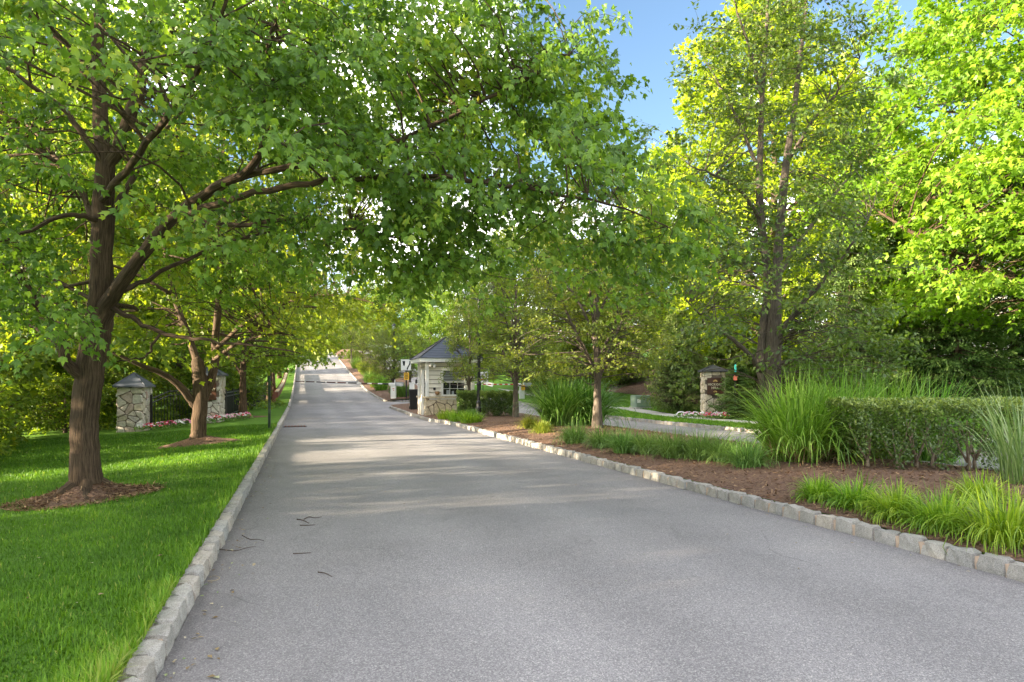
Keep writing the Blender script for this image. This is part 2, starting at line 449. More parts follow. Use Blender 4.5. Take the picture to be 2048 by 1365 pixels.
M['timber'] = plain('timber', (0.17, 0.06, 0.04), 0.75, var=0.25, scale=9, bmp=0.2)
M['timber_pale'] = plain('timber_pale', (0.45, 0.36, 0.26), 0.8, var=0.2, scale=9)
M['iron'] = plain('iron_grate', (0.035, 0.03, 0.028), 0.7, var=0.3)
M['pot'] = plain('lamp_shade_brown', (0.3, 0.17, 0.08), 0.6)
M['petal_white'] = leafmat('petal_white', [(0.0, (0.62, 0.6, 0.6)), (1.0, (0.85, 0.83, 0.82))], (1, 1, 1), 0.2, 0.6, 0.2)
M['petal_pink'] = leafmat('petal_pink', [(0.0, (0.6, 0.16, 0.32)), (0.6, (0.75, 0.36, 0.5)), (1.0, (0.8, 0.6, 0.68))], (1, 0.9, 0.95), 0.2, 0.6, 0.2)
M['petal_red'] = leafmat('petal_red', [(0.0, (0.5, 0.02, 0.06)), (1.0, (0.7, 0.08, 0.14))], (1, 0.8, 0.8), 0.2, 0.6, 0.2)
M['house_wall'] = plain('house_siding', (0.68, 0.64, 0.58), 0.7, var=0.05)

def glassmat():
    m, nt, p = newmat('window_glass')
    p.inputs['Base Color'].default_value = (0.02, 0.022, 0.025, 1)
    p.inputs['Roughness'].default_value = 0.06; p.inputs['Specular IOR Level'].default_value = 0.8
    return m
M['glass'] = glassmat()
def lampglass():
    m, nt, p = newmat('lantern_glass')
    p.inputs['Base Color'].default_value = (0.75, 0.8, 0.85, 1); p.inputs['Roughness'].default_value = 0.25
    return m
M['lampglass'] = lampglass()

# ------------------------------------------------------------------ terrain
_zy = np.array([-40, 0, 30, 42, 48.6, 60, 67, 85, 111, 130, 150, 175, 205, 260, 400.0])
_zz = np.array([0, 0, 0.0, 0.12, 0.33, 0.83, 1.38, 3.0, 5.7, 7.6, 9.2, 10.4, 10.8, 10.4, 8.0])
_yy = np.arange(-40, 401, 0.5)
_pz = np.interp(_yy, _zy, _zz)
_k = np.exp(-0.5 * (np.arange(-16, 17) * 0.5 / 2.6) ** 2); _k /= _k.sum()
_pz = np.convolve(np.pad(_pz, 16, mode='edge'), _k, mode='valid')
_pz -= np.interp(0, _yy, _pz)
def zr(y): return np.interp(y, _yy, _pz)
def LE(y): return -0.77 - 0.307 * np.asarray(y, dtype=float)             # left road edge
def RE(y):                                                                 # right edge of the entry road
    y = np.asarray(y, dtype=float)
    return 5.65 - 0.305 * y - 0.45 * sm((y - 26) / 4) * sm((47 - y) / 6)
_my = np.array([-12, 5, 12.4, 20.7, 36, 48, 348.0]); _mx = np.array([16.6, 10.6, 7.85, 4.4, -0.15, -3.5, -95.0])
_fy = np.array([-12, 10, 22.3, 29.8, 48, 348.0]); _fx = np.array([20.2, 12.15, 7.54, 4.72, 0.2, -91.3])
_ks = np.exp(-0.5 * (np.arange(-16, 17) * 0.5 / 2.4) ** 2); _ks /= _ks.sum()
_ye = np.arange(-40, 361, 0.5)
def _smooth(a, b):
    v = np.interp(_ye, a, b)
    return np.convolve(np.pad(v, 16, mode='reflect', reflect_type='odd'), _ks, mode='valid')
_mv, _fv = _smooth(_my, _mx), _smooth(_fy, _fx)
def ME(y): return np.interp(y, _ye, _mv)                                  # median edge of the exit road
def FE(y): return np.interp(y, _ye, _fv)                                  # far edge of the exit road
KH = 0.13
def z_left(x, y):
    d = LE(y) - 0.15 - x
    return zr(y) + KH - 0.07 * np.clip(d - 0.8, 0, 9) + 0.03 * np.sin(x * 0.9 + y * 0.4) * sm(d / 3)
def z_med(x, y):
    a, b = RE(y), ME(y)
    t = np.clip((x - a) / np.maximum(b - a, 0.1), 0, 1)
    return zr(y) + KH - 0.02 + 0.16 * np.sin(math.pi * t) * sm((b - a) / 3)
def z_right(x, y):
    d = x - FE(y) - 0.15
    return zr(y) + KH + (0.06 + 0.14 * sm((np.asarray(y) - 35) / 8)) * np.clip(d - 3.6, 0, 11) ** 1.05 * sm((d - 3.2) / 3)
def gz(x, y):
    if x < LE(y): return float(z_left(x, y))
    if x < RE(y): return float(zr(y))
    if x < ME(y): return float(z_med(x, y))
    if x < FE(y): return float(zr(y))
    return float(z_right(x, y))

def sheet(name, fa, fb, ys, cols, zf, mat, dz=0.0, bias=1.0, label=None, cat=None, kind='structure'):
    ys = np.asarray(ys, dtype=float)
    t = np.linspace(0, 1, cols) ** bias
    A, B = fa(ys), fb(ys)
    X = A[:, None] + (B - A)[:, None] * t[None, :]
    Y = np.repeat(ys[:, None], cols, 1)
    Z = zf(X, Y) + dz
    V = np.stack([X, Y, Z], -1).reshape(-1, 3)
    i = np.arange(len(ys) - 1)[:, None] * cols + np.arange(cols - 1)[None, :]
    i = i.ravel()
    F = np.stack([i, i + 1, i + cols + 1, i + cols], 1)
    o = link(name, mesh_np(name, V, F, smooth=True), mat)
    return tag(o, label, cat, kind=kind)

YS = np.concatenate([np.arange(-12, 60, 0.5), np.arange(60, 320, 2.5)])
zflat = lambda x, y: zr(y) + 0 * x
sheet('ground', lambda y: -420 + 0 * y, lambda y: 420 + 0 * y, np.concatenate([[-400, -100], YS[::6], [400, 700, 1200]]), 120,
      lambda x, y: np.where(x < 0, np.where(x < LE(y), z_left(x, y), zr(y)), np.where(x > FE(y), z_right(x, y), zr(y))) - 0.35, M['lawn'],
      label='low green ground under the lawns and roads reaching the horizon', cat='ground')
sheet('road', LE, RE, YS, 10, zflat, M['asphalt'], label='grey asphalt entry road running uphill between stone kerbs', cat='road')
sheet('exit_road', ME, FE, YS, 8, zflat, M['asphalt'], dz=0.003, label='narrow grey exit road beyond the planted median', cat='road')
sheet('lawn', lambda y: LE(y) - 60, lambda y: LE(y) - 0.16, YS, 90, z_left, M['lawn'], bias=0.45, label='mown green lawn sloping away left of the entry road', cat='lawn')
Y1 = np.arange(-12, 43.01, 0.5)
sheet('planting_bed', lambda y: RE(y) + 0.15, lambda y: ME(y) - 0.02, Y1, 24, z_med, M['mulch'], label='brown bark mulch bed of the median in front of the gatehouse', cat='mulch bed')
Y2 = np.concatenate([np.arange(48.5, 60, 0.5), np.arange(60, 320, 2.5)])
sheet('planting_bed', lambda y: RE(y) + 0.15, lambda y: ME(y) - 0.02, Y2, 12, z_med, M['mulch'], label='mulched median strip climbing the hill beyond the barrier', cat='mulch bed')
sheet('crossover_road', lambda y: RE(y) - 0.02, lambda y: ME(y) + 0.02, np.arange(42.5, 49.1, 0.5), 6, zflat, M['asphalt'], dz=-0.004, label='short asphalt crossover between gatehouse island and uphill median', cat='road')
sheet('verge', lambda y: FE(y) + 0.16, lambda y: FE(y) + 45, YS, 60, z_right, M['lawn'], bias=2.0, label='grass verge and bank to the right of the exit road', cat='lawn')
def swk(o): return lambda y: FE(y) + o + 0.9 * sm((np.asarray(y) - 30) / 8)
sheet('sidewalk', swk(2.1), swk(3.3), np.arange(8, 90, 0.5), 4, z_right, M['concrete'], dz=0.012, label='pale concrete sidewalk in the grass verge', cat='sidewalk')
sheet('lane_line', lambda y: ME(y) + 0.42, lambda y: ME(y) + 0.54, np.arange(6, 60, 0.5), 2, zflat, M['white_line'], dz=0.008, label='white painted edge line on the exit road', cat='road marking')
# mulched bank under the far trees at right
sheet('mulch_bank', lambda y: FE(y) + 6.6, lambda y: FE(y) + 13, np.arange(33, 62, 0.5), 10, z_right, M['mulch'], dz=0.02, label='brown mulched bank under the dark trees behind the sidewalk', cat='mulch bed')

# ------------------------------------------------------------------ kerbs of granite blocks
def block_mesh(k):
    r = np.random.default_rng(100 + k)
    bm = bmesh.new()
    bmesh.ops.create_cube(bm, size=1.0)
    bmesh.ops.scale(bm, vec=(0.15, 0.235, 0.30), verts=bm.verts)
    bmesh.ops.subdivide_edges(bm, edges=bm.edges[:], cuts=2, use_grid_fill=True)
    for v in bm.verts:
        q = v.co
        cnt = sum((abs(q.x) > 0.07, abs(q.y) > 0.11, abs(q.z) > 0.14))
        s = {3: 0.8, 2: 0.93, 1: 1.0, 0: 1.0}[cnt]
        v.co = Vector((q.x * s, q.y * (0.5 + 0.5 * s), q.z * (0.6 + 0.4 * s))) + Vector(r.normal(0, 0.0065, 3))
    me = bpy.data.meshes.new('kerb_stone')
    bm.to_mesh(me); bm.free()
    me.materials.append(M['granite'])
    return me
BLOCKS = [block_mesh(k) for k in range(10)]

def kerb(name, pts, label, nmax=170, y_from=0.0, step=0.268, top=KH):
    """pts: polyline of the road-side foot of the kerb; the kerb lies to the left of its direction"""
    pts = np.asarray(pts, dtype=float)
    seg = np.linalg.norm(np.diff(pts, axis=0), axis=1)
    s = np.concatenate([[0], np.cumsum(seg)])
    n = int(s[-1] / step)
    def at(q): return np.array([np.interp(q, s, pts[:, 0]), np.interp(q, s, pts[:, 1])])
    # mortar core, one continuous strip
    qs = np.linspace(0, s[-1], max(2, int(s[-1] / 0.6)))
    P = np.array([at(q) for q in qs])
    T = np.gradient(P, axis=0); T /= np.linalg.norm(T, axis=1, keepdims=True)
    Nn = np.stack([-T[:, 1], T[:, 0]], 1)
    ins, h = 0.026, top - 0.03
    zb = zr(P[:, 1])
    prof = [(ins, -0.1), (ins, h), (0.15 - 0.003, h), (0.15 - 0.003, -0.1)]
    V = np.concatenate([np.column_stack([P + Nn * o, zb + z]) for o, z in prof])
    m = len(qs); F = []
    for a in range(3):
        i = np.arange(m - 1); F.append(np.stack([a * m + i, a * m + i + 1, (a + 1) * m + i + 1, (a + 1) * m + i], 1))
    k = link(name, mesh_np(name, V, np.concatenate(F)), M['kerb_mortar'])
    tag(k, label, 'kerb', kind='structure')
    cnt = 0
    far = []
    for i in range(n):
        q = (i + 0.5) * step + rng.normal(0, 0.006)
        c = at(q); t = at(q + 0.05) - at(q - 0.05); t /= np.linalg.norm(t)
        nn = np.array([-t[1], t[0]])
        p = c + nn * (0.075 + rng.normal(0, 0.006))
        ang = math.atan2(t[1], t[0]) - math.pi / 2 + rng.normal(0, 0.03)
        zc = float(zr(c[1])) + top - 0.15 + rng.normal(0, 0.006)
        pitch = math.atan2(float(zr(c[1] + 0.3) - zr(c[1] - 0.3)), 0.6) * t[1]
        sy = rng.uniform(0.93, 1.06)
        if cnt < nmax:
            o = bpy.data.objects.new('kerb_stone', BLOCKS[rng.integers(len(BLOCKS))])
            COL.objects.link(o); o.parent = k
            o.location = (p[0], p[1], zc); o.rotation_euler = (pitch, 0, ang + (math.pi if rng.random() < 0.5 else 0)); o.scale = (1, sy, 1)
            cnt += 1
        else:
            far.append((p[0], p[1], zc, ang))
    if far:
        hx_, hy_, hz_ = .072, .116, .15
        bv = np.array([(sx * hx_ * q, sy * hy_ * q, z) for z, q in ((-hz_, 1), (hz_ * .85, 1), (hz_, .86)) for sx, sy in ((-1, -1), (1, -1), (1, 1), (-1, 1))])
        bf = np.array([(8, 9, 10, 11)] + [(a * 4 + k_, a * 4 + (k_ + 1) % 4, a * 4 + 4 + (k_ + 1) % 4, a * 4 + 4 + k_) for a in (0, 1) for k_ in range(4)])
        V, F = [], []
        for j, (x, y, z, a) in enumerate(far):
            c_, s_ = math.cos(a), math.sin(a)
            V.append(np.stack([bv[:, 0] * c_ - bv[:, 1] * s_ + x, bv[:, 0] * s_ + bv[:, 1] * c_ + y, bv[:, 2] + z], 1)); F.append(bf + j * len(bv))
        o = link('kerb_stone_run', mesh_np('kerb_stone_run', np.concatenate(V), np.concatenate(F)), M['granite'], k)
        o['kind'] = 'stuff'

yl = np.arange(2.6, 190, 1.0)
kerb('kerb_left', np.stack([LE(yl), yl], 1), 'granite block kerb along the left lawn edge of the entry road', 150)
yr = np.arange(41.5, 4.4, -0.5)
a0 = np.stack([RE(yr), yr], 1)
nose = [(RE(41.5) + 2.2, 43.1), (RE(41.5) + 0.8, 43.0), (RE(41.5) + 0.3, 42.6), (RE(41.5) + 0.05, 42.1)]
kerb('kerb_median', np.concatenate([np.array(nose), a0]), 'granite block kerb round the mulched median and gatehouse island', 190)
yr2 = np.arange(190, 50.1, -1.0)
k2 = np.concatenate([np.stack([RE(yr2), yr2], 1), [(RE(49.3) + 0.12, 49.4), (RE(49) + 0.5, 48.85), (RE(48.6) + 1.1, 48.6), (RE(48.5) + 2.8, 48.5)]])
kerb('kerb_hill_median', k2[::1], 'stone kerb of the uphill median beyond the barrier', 0)
yf = np.arange(62, 9, -0.5)
kerb('kerb_exit', np.stack([FE(yf), yf], 1)[:], 'granite block kerb on the far side of the exit road', 200)
# median side of the exit road: lies left of increasing y
ym = np.arange(5, 42.5, 0.5)
kerb('kerb_exit_near', np.stack([ME(ym), ym], 1), 'low stone kerb between the median planting and exit road', 0)

# ------------------------------------------------------------------ foliage tools
def unit(v): return v / (np.linalg.norm(v, axis=-1, keepdims=True) + 1e-9)

def _maple():
    half = [(0.24, 0.1), (0.5, 0.55), (0.2, 0.53), (0.0, 1.0)]
    out = [(0.0, 0.0)] + half + [(-x, y) for x, y in half[:-1][::-1]]
    V = [(0, 0.3, 0.03)] + [(x, y, -0.34 * abs(x) - 0.25 * max(0, y - 0.4) ** 1.0) for x, y in out]
    n = len(out)
    return np.array(V), np.array([(0, 1 + k, 1 + (k + 1) % n) for k in range(n)])
def _maple4():
    V = [(0, 0, 0), (0.46, 0.4, -0.08), (0.17, 0.52, 0), (0, 1, -0.08), (-0.17, 0.52, 0), (-0.46, 0.4, -0.08)]
    return np.array(V), np.array([(0, 1, 2), (0, 2, 3), (0, 3, 4), (0, 4, 5)])
def _oval():
    V = [(0, 0, 0), (0.27, 0.45, 0.07), (0, 1, -0.05), (-0.27, 0.45, 0.07)]
    return np.array(V), np.array([(0, 1, 2), (0, 2, 3)])
MAPLE, MAPLE4, OVAL = _maple(), _maple4(), _oval()
NEEDLE = (np.array([(-0.09, 0, 0), (0.09, 0, 0), (0, 1, -0.08)]), np.array([(0, 1, 2)]))
SPRIG = (np.array([(0, 0, 0), (0.2, 0.35, 0.03), (0.0, 0.45, 0), (0.13, 0.8, 0), (0, 1, -0.05), (-0.13, 0.75, 0), (-0.2, 0.3, 0.03)]), np.array([(0, 1, 2), (0, 2, 6), (2, 3, 4), (2, 4, 5)]))

def leaves(tpl, pos, tip, nrm, size, rnd):
    T, F = tpl
    tip = unit(tip)
    b = unit(np.cross(nrm, tip)); n = np.cross(tip, b)
    V = pos[:, None, :] + size[:, None, None] * (T[None, :, 0, None] * b[:, None, :] + T[None, :, 1, None] * tip[:, None, :] + T[None, :, 2, None] * n[:, None, :])
    k = len(T)
    FF = F[None] + (np.arange(len(pos)) * k)[:, None, None]
    return V.reshape(-1, 3), FF.reshape(-1, 3), np.repeat(rnd, k)

def tubes_vec(P, R, n):
    """many tubes at once: P (N, m, 3), R (N, m)"""
    Nn, m, _ = P.shape
    t = unit(np.gradient(P, axis=1))
    ref = np.where(np.abs(t[:, :1, 2:3]) < 0.85, np.array([0, 0, 1.0]), np.array([1.0, 0, 0]))
    a = unit(np.cross(t, np.broadcast_to(ref, t.shape))); b = np.cross(t, a)
    ang = np.arange(n) * 2 * math.pi / n
    V = P[:, :, None, :] + R[:, :, None, None] * (np.cos(ang)[None, None, :, None] * a[:, :, None, :] + np.sin(ang)[None, None, :, None] * b[:, :, None, :])
    i = np.arange(m - 1)[:, None] * n; k = np.arange(n)[None, :]
    f = np.stack([i + k, i + (k + 1) % n, i + n + (k + 1) % n, i + n + k], -1).reshape(-1, 4)
    F = f[None] + (np.arange(Nn) * m * n)[:, None, None]
    return V.reshape(-1, 3), F.reshape(-1, 4)

def spline(P, R, m):
    """resample a polyline smoothly (Catmull-Rom)"""
    P = np.asarray(P, dtype=float); R = np.asarray(R, dtype=float)
    if len(P) < 3:
        t = np.linspace(0, 1, m)[:, None]
        return P[0] * (1 - t) + P[-1] * t, np.interp(t[:, 0], [0, 1], [R[0], R[-1]])
    Q = np.vstack([2 * P[0] - P[1], P, 2 * P[-1] - P[-2]])
    u = np.linspace(0, len(P) - 1 - 1e-6, m); i = u.astype(int); f = (u - i)[:, None]
    p0, p1, p2, p3 = Q[i], Q[i + 1], Q[i + 2], Q[i + 3]
    C = 0.5 * ((2 * p1) + (-p0 + p2) * f + (2 * p0 - 5 * p1 + 4 * p2 - p3) * f ** 2 + (-p0 + 3 * p1 - 3 * p2 + p3) * f ** 3)
    return C, np.interp(u, np.arange(len(R)), R)

def build_tree(name, limbs, hubs, outs, g, leaf, size, nl, rad, mats, loc, droop=0.5, twigs=5, ntw=3, tw_r=0.006, br_r=0.02, up=0.15, thin=None, spread=1.35, barkw=0.015, jitter=0.1, link_lift=0.15):
    """limbs: [(points, radii)] in local space; hubs: centres of leaf sprays, outs: the way each spray points; g: random generator.
       Returns the tree's empty with its two parts, trunk and crown."""
    root = empty(name, loc)
    # wood
    V, F, n0, BC = [], [], 0, []
    nodes, nrad = [], []
    for P, R in limbs:
        m = max(6, 4 * len(P))
        C, Q = spline(P, R, m)
        big = R[0] > 0.09
        sides = 14 if big else 7
        C = C + g.normal(0, 0.006 if big else 0.012, C.shape) * np.minimum(1, np.arange(m) / 2)[:, None]
        v, f = tube_vf(C, Q, sides)
        if big:
            ax = np.repeat(C, sides, 0); d = v - ax
            an = np.tile(np.arange(sides), m) * 2 * math.pi / sides
            zz = ax[:, 2]
            wob = 1 + 0.07 * np.sin(3 * an + zz * 1.7) + 0.05 * np.sin(5 * an - zz * 2.6) + g.normal(0, barkw, len(v))
            v = ax + d * wob[:, None]
        an = np.tile(np.arange(sides), m) * 2 * math.pi / sides
        arc = np.concatenate([[0], np.cumsum(np.linalg.norm(np.diff(C, axis=0), axis=1))]) + g.uniform(0, 20)
        rb = max(R[0], 0.05)
        BC.append(np.column_stack([np.cos(an) * rb, np.sin(an) * rb, np.repeat(arc, sides)]))
        V.append(v); F += [tuple(i + n0 for i in q) for q in f]; n0 += len(v)
        nodes.append(C[1:]); nrad.append(Q[1:])
    nodes = np.concatenate(nodes); nrad = np.concatenate(nrad)
    hi = nodes[:, 2] > 0.45 * np.asarray(hubs)[:, 2].min()
    nodes, nrad = nodes[hi], nrad[hi]
    quads = np.array([q for q in F if len(q) == 4]); caps = [q for q in F if len(q) != 4]
    hubs = np.asarray(hubs); outs = unit(np.asarray(outs)); H = len(hubs)
    # link each spray to the wood
    D = np.linalg.norm(hubs[:, None, :] - nodes[None], axis=2) + 0.9 * np.clip(nodes[None, :, 2] - hubs[:, None, 2] + 0.1, 0, 9)
    j = D.argmin(1)
    A = nodes[j]; Bp = hubs - outs * rad * 0.5
    t = np.linspace(0, 1, 6)[None, :, None]
    mid = 0.5 * (A + Bp) + np.array([0, 0, 1.0]) * link_lift * np.linalg.norm(Bp - A, axis=1, keepdims=True) + g.normal(0, 0.19, A.shape) * np.linalg.norm(Bp - A, axis=1, keepdims=True)
    P = A[:, None] * (1 - t) ** 2 + 2 * mid[:, None] * t * (1 - t) + Bp[:, None] * t ** 2
    P[:, 1:-1] += g.normal(0, 0.02, P[:, 1:-1].shape)
    r0 = np.minimum(nrad[j] * 0.6, br_r * (0.6 + 0.35 * np.linalg.norm(Bp - A, axis=1)))
    R = r0[:, None] * (1 - t[:, :, 0]) + tw_r * t[:, :, 0]
    v, f = tubes_vec(P, R, 4)
    V.append(v); quads = np.concatenate([quads, f + n0]); n0 += len(v)
    # twigs
    ang = (np.arange(twigs)[None] / max(1, twigs - 1) - 0.5) * 2 * spread + g.normal(0, 0.25, (H, twigs))
    side = unit(np.cross(outs, np.array([0, 0, 1.0])) + 1e-4)
    td = outs[:, None] * np.cos(ang)[..., None] + side[:, None] * np.sin(ang)[..., None]
    td[..., 2] += g.normal(up, 0.3, td.shape[:2])
    td = unit(td)
    ln = rad * g.uniform(0.7, 1.35, (H, twigs))
    tt = np.array([0, 0.5, 1.0])
    TP = Bp[:, None, None] + td[:, :, None] * (ln[..., None, None] * tt[None, None, :, None])
    TP[..., 2] -= droop * 0.45 * ln[..., None] * tt ** 2
    v, f = tubes_vec(TP.reshape(-1, 3, 3), np.broadcast_to(tw_r * np.array([1, 0.7, 0.35]), (H * twigs, 3)), 3)
    V.append(v); quads = np.concatenate([quads, f + n0]); n0 += len(v)
    V = np.concatenate(V); BC = np.concatenate(BC); BC = np.vstack([BC, V[len(BC):]])
    me = mesh_np('trunk', V, [quads] + [np.array([c]) for c in caps], smooth=True, vec=BC)
    link('trunk', me, mats[0], root)
    # leaves
    u = g.uniform(0.15, 1.08, (H, twigs, nl))
    pos = Bp[:, None, None] + td[:, :, None] * (ln[..., None] * u)[..., None]
    pos[..., 2] -= droop * 0.45 * ln[..., None] * u ** 2
    pos += g.normal(0, jitter * rad, pos.shape)
    tip = td[:, :, None] * 0.7 + g.normal(0, 0.55, pos.shape)
    tip[..., 2] -= droop * g.uniform(0.5, 1.8, tip.shape[:-1])
    nrm = g.normal(0, 0.8, pos.shape) + outs[:, None, None] * 0.35
    nrm[..., 2] += 0.9
    sz = size * g.uniform(0.65, 1.25, (H, twigs, nl))
    cl = g.uniform(0, 1, H)[:, None, None]
    rnd = np.clip(0.45 * cl + 0.55 * g.uniform(0, 1, u.shape), 0, 1)
    pos, tip, nrm = pos.reshape(-1, 3), tip.reshape(-1, 3), nrm.reshape(-1, 3)
    pv, pf, pr = leaves(leaf, pos, tip, nrm, sz.ravel(), rnd.ravel())
    link('crown', mesh_np('crown', pv, pf, pr), mats[1], root)
    return root

def crown_points(g, n, prof, zb, zt, inner=0.35, squash=(1, 1), lump=0.22):
    """points spread through a crown whose radius over its relative height is prof"""
    zn = g.uniform(0, 1, n * 4)
    pr = np.array([prof(q) for q in zn]); keep = g.uniform(0, pr.max(), len(zn)) < pr
    zn = zn[keep][:n]; pr = pr[keep][:n]
    a = g.uniform(0, 2 * math.pi, len(zn))
    ph = g.uniform(0, 6.28, 6)
    lob = 1 + lump * (np.sin(2 * a + 5 * zn + ph[0]) * 0.5 + np.sin(3 * a - 7 * zn + ph[1]) * 0.5 + np.sin(5 * a + 11 * zn + ph[2]) * 0.4 + np.sin(13 * zn + ph[3]) * 0.35)
    r = pr * lob * (inner + (1 - inner) * g.uniform(0, 1, len(zn)) ** 0.55)
    P = np.stack([np.cos(a) * r * squash[0], np.sin(a) * r * squash[1], zb + (zt - zb) * zn], 1)
    O = np.stack([np.cos(a), np.sin(a), 0.1 + 0.5 * (zn - 0.3)], 1)
    return P, O

def auto_limbs(g, h, r, cr, zb, nl=9, steep=0.8, lean=(0, 0), fork=0, flare=1.5):
    """a tapering trunk with limbs that climb outwards"""
    ht = h * 0.9
    zz = np.linspace(0, ht, 9)
    wob = np.cumsum(g.normal(0, 0.05, (9, 2)), 0) * (h / 9); wob[:2] *= 0.2
    C = np.column_stack([wob[:, 0] * 0.6 + lean[0] * zz, wob[:, 1] * 0.6 + lean[1] * zz, zz])
    R = r * np.interp(zz / ht, [0, 0.08, 0.35, 0.7, 1], [flare, 1.0, 0.8, 0.4, 0.08])
    C = np.vstack([C[0] - [0, 0, 0.25], C]); R = np.concatenate([[R[0] * 1.05], R])
    out = [(C, R)]
    for k in range(nl):
        f = 0.0 if nl == 1 else k / (nl - 1)
        z0 = zb * 0.8 + (ht * 0.72 - zb * 0.8) * f
        p0 = np.array([np.interp(z0, C[1:, 2], C[1:, 0]), np.interp(z0, C[1:, 2], C[1:, 1]), z0])
        a = k * 2.4 + g.normal(0, 0.3)
        ln = cr * (0.95 - 0.45 * f) * g.uniform(0.8, 1.1)
        d = np.array([math.cos(a), math.sin(a), 0])
        t = np.linspace(0, 1, 5)[:, None]
        P = p0 + d * ln * t + np.array([0, 0, 1.0]) * ln * steep * (t ** 0.85) + g.normal(0, 0.05 * ln, (5, 3)) * t
        rr = r * (0.5 - 0.28 * f)
        out.append((P, rr * np.array([1, 0.8, 0.6, 0.4, 0.15])))
    return out

def auto_tree(name, seed, loc, h, r, cr, zb, mats, nclump=150, twigs=5, nl=14, leaf=OVAL, size=0.1, rad=0.8, prof=None, steep=0.8, nlimb=9, droop=0.4, lump=0.25, lean=(0, 0), inner=0.35, up=0.15):
    g = np.random.default_rng(seed)
    prof = prof or (lambda q: cr * math.sqrt(max(0.02, 1 - ((q - 0.38) / 0.64) ** 2)))
    limbs = auto_limbs(g, h, r, cr, zb, nlimb, steep, lean)
    P, O = crown_points(g, nclump, prof, zb, h, inner=inner, lump=lump)
    return build_tree(name, limbs, P, O, g, leaf, size, nl, rad, mats, loc, droop=droop, twigs=twigs, up=up)

def place(src, x, y, label, cat='tree', group=None, rz=None, s=1.0, sz=None, zoff=0.0):
    o = copy_tree(src)
    o.location = (x, y, gz(x, y) + zoff)
    o.rotation_euler[2] = rng.uniform(0, 6.28) if rz is None else rz
    o.scale = (s, s, sz if sz else s)
    tag(o, label, cat, group)
    return o

def drop(src):
    for c in list(src.children): bpy.data.objects.remove(c)
    bpy.data.objects.remove(src)

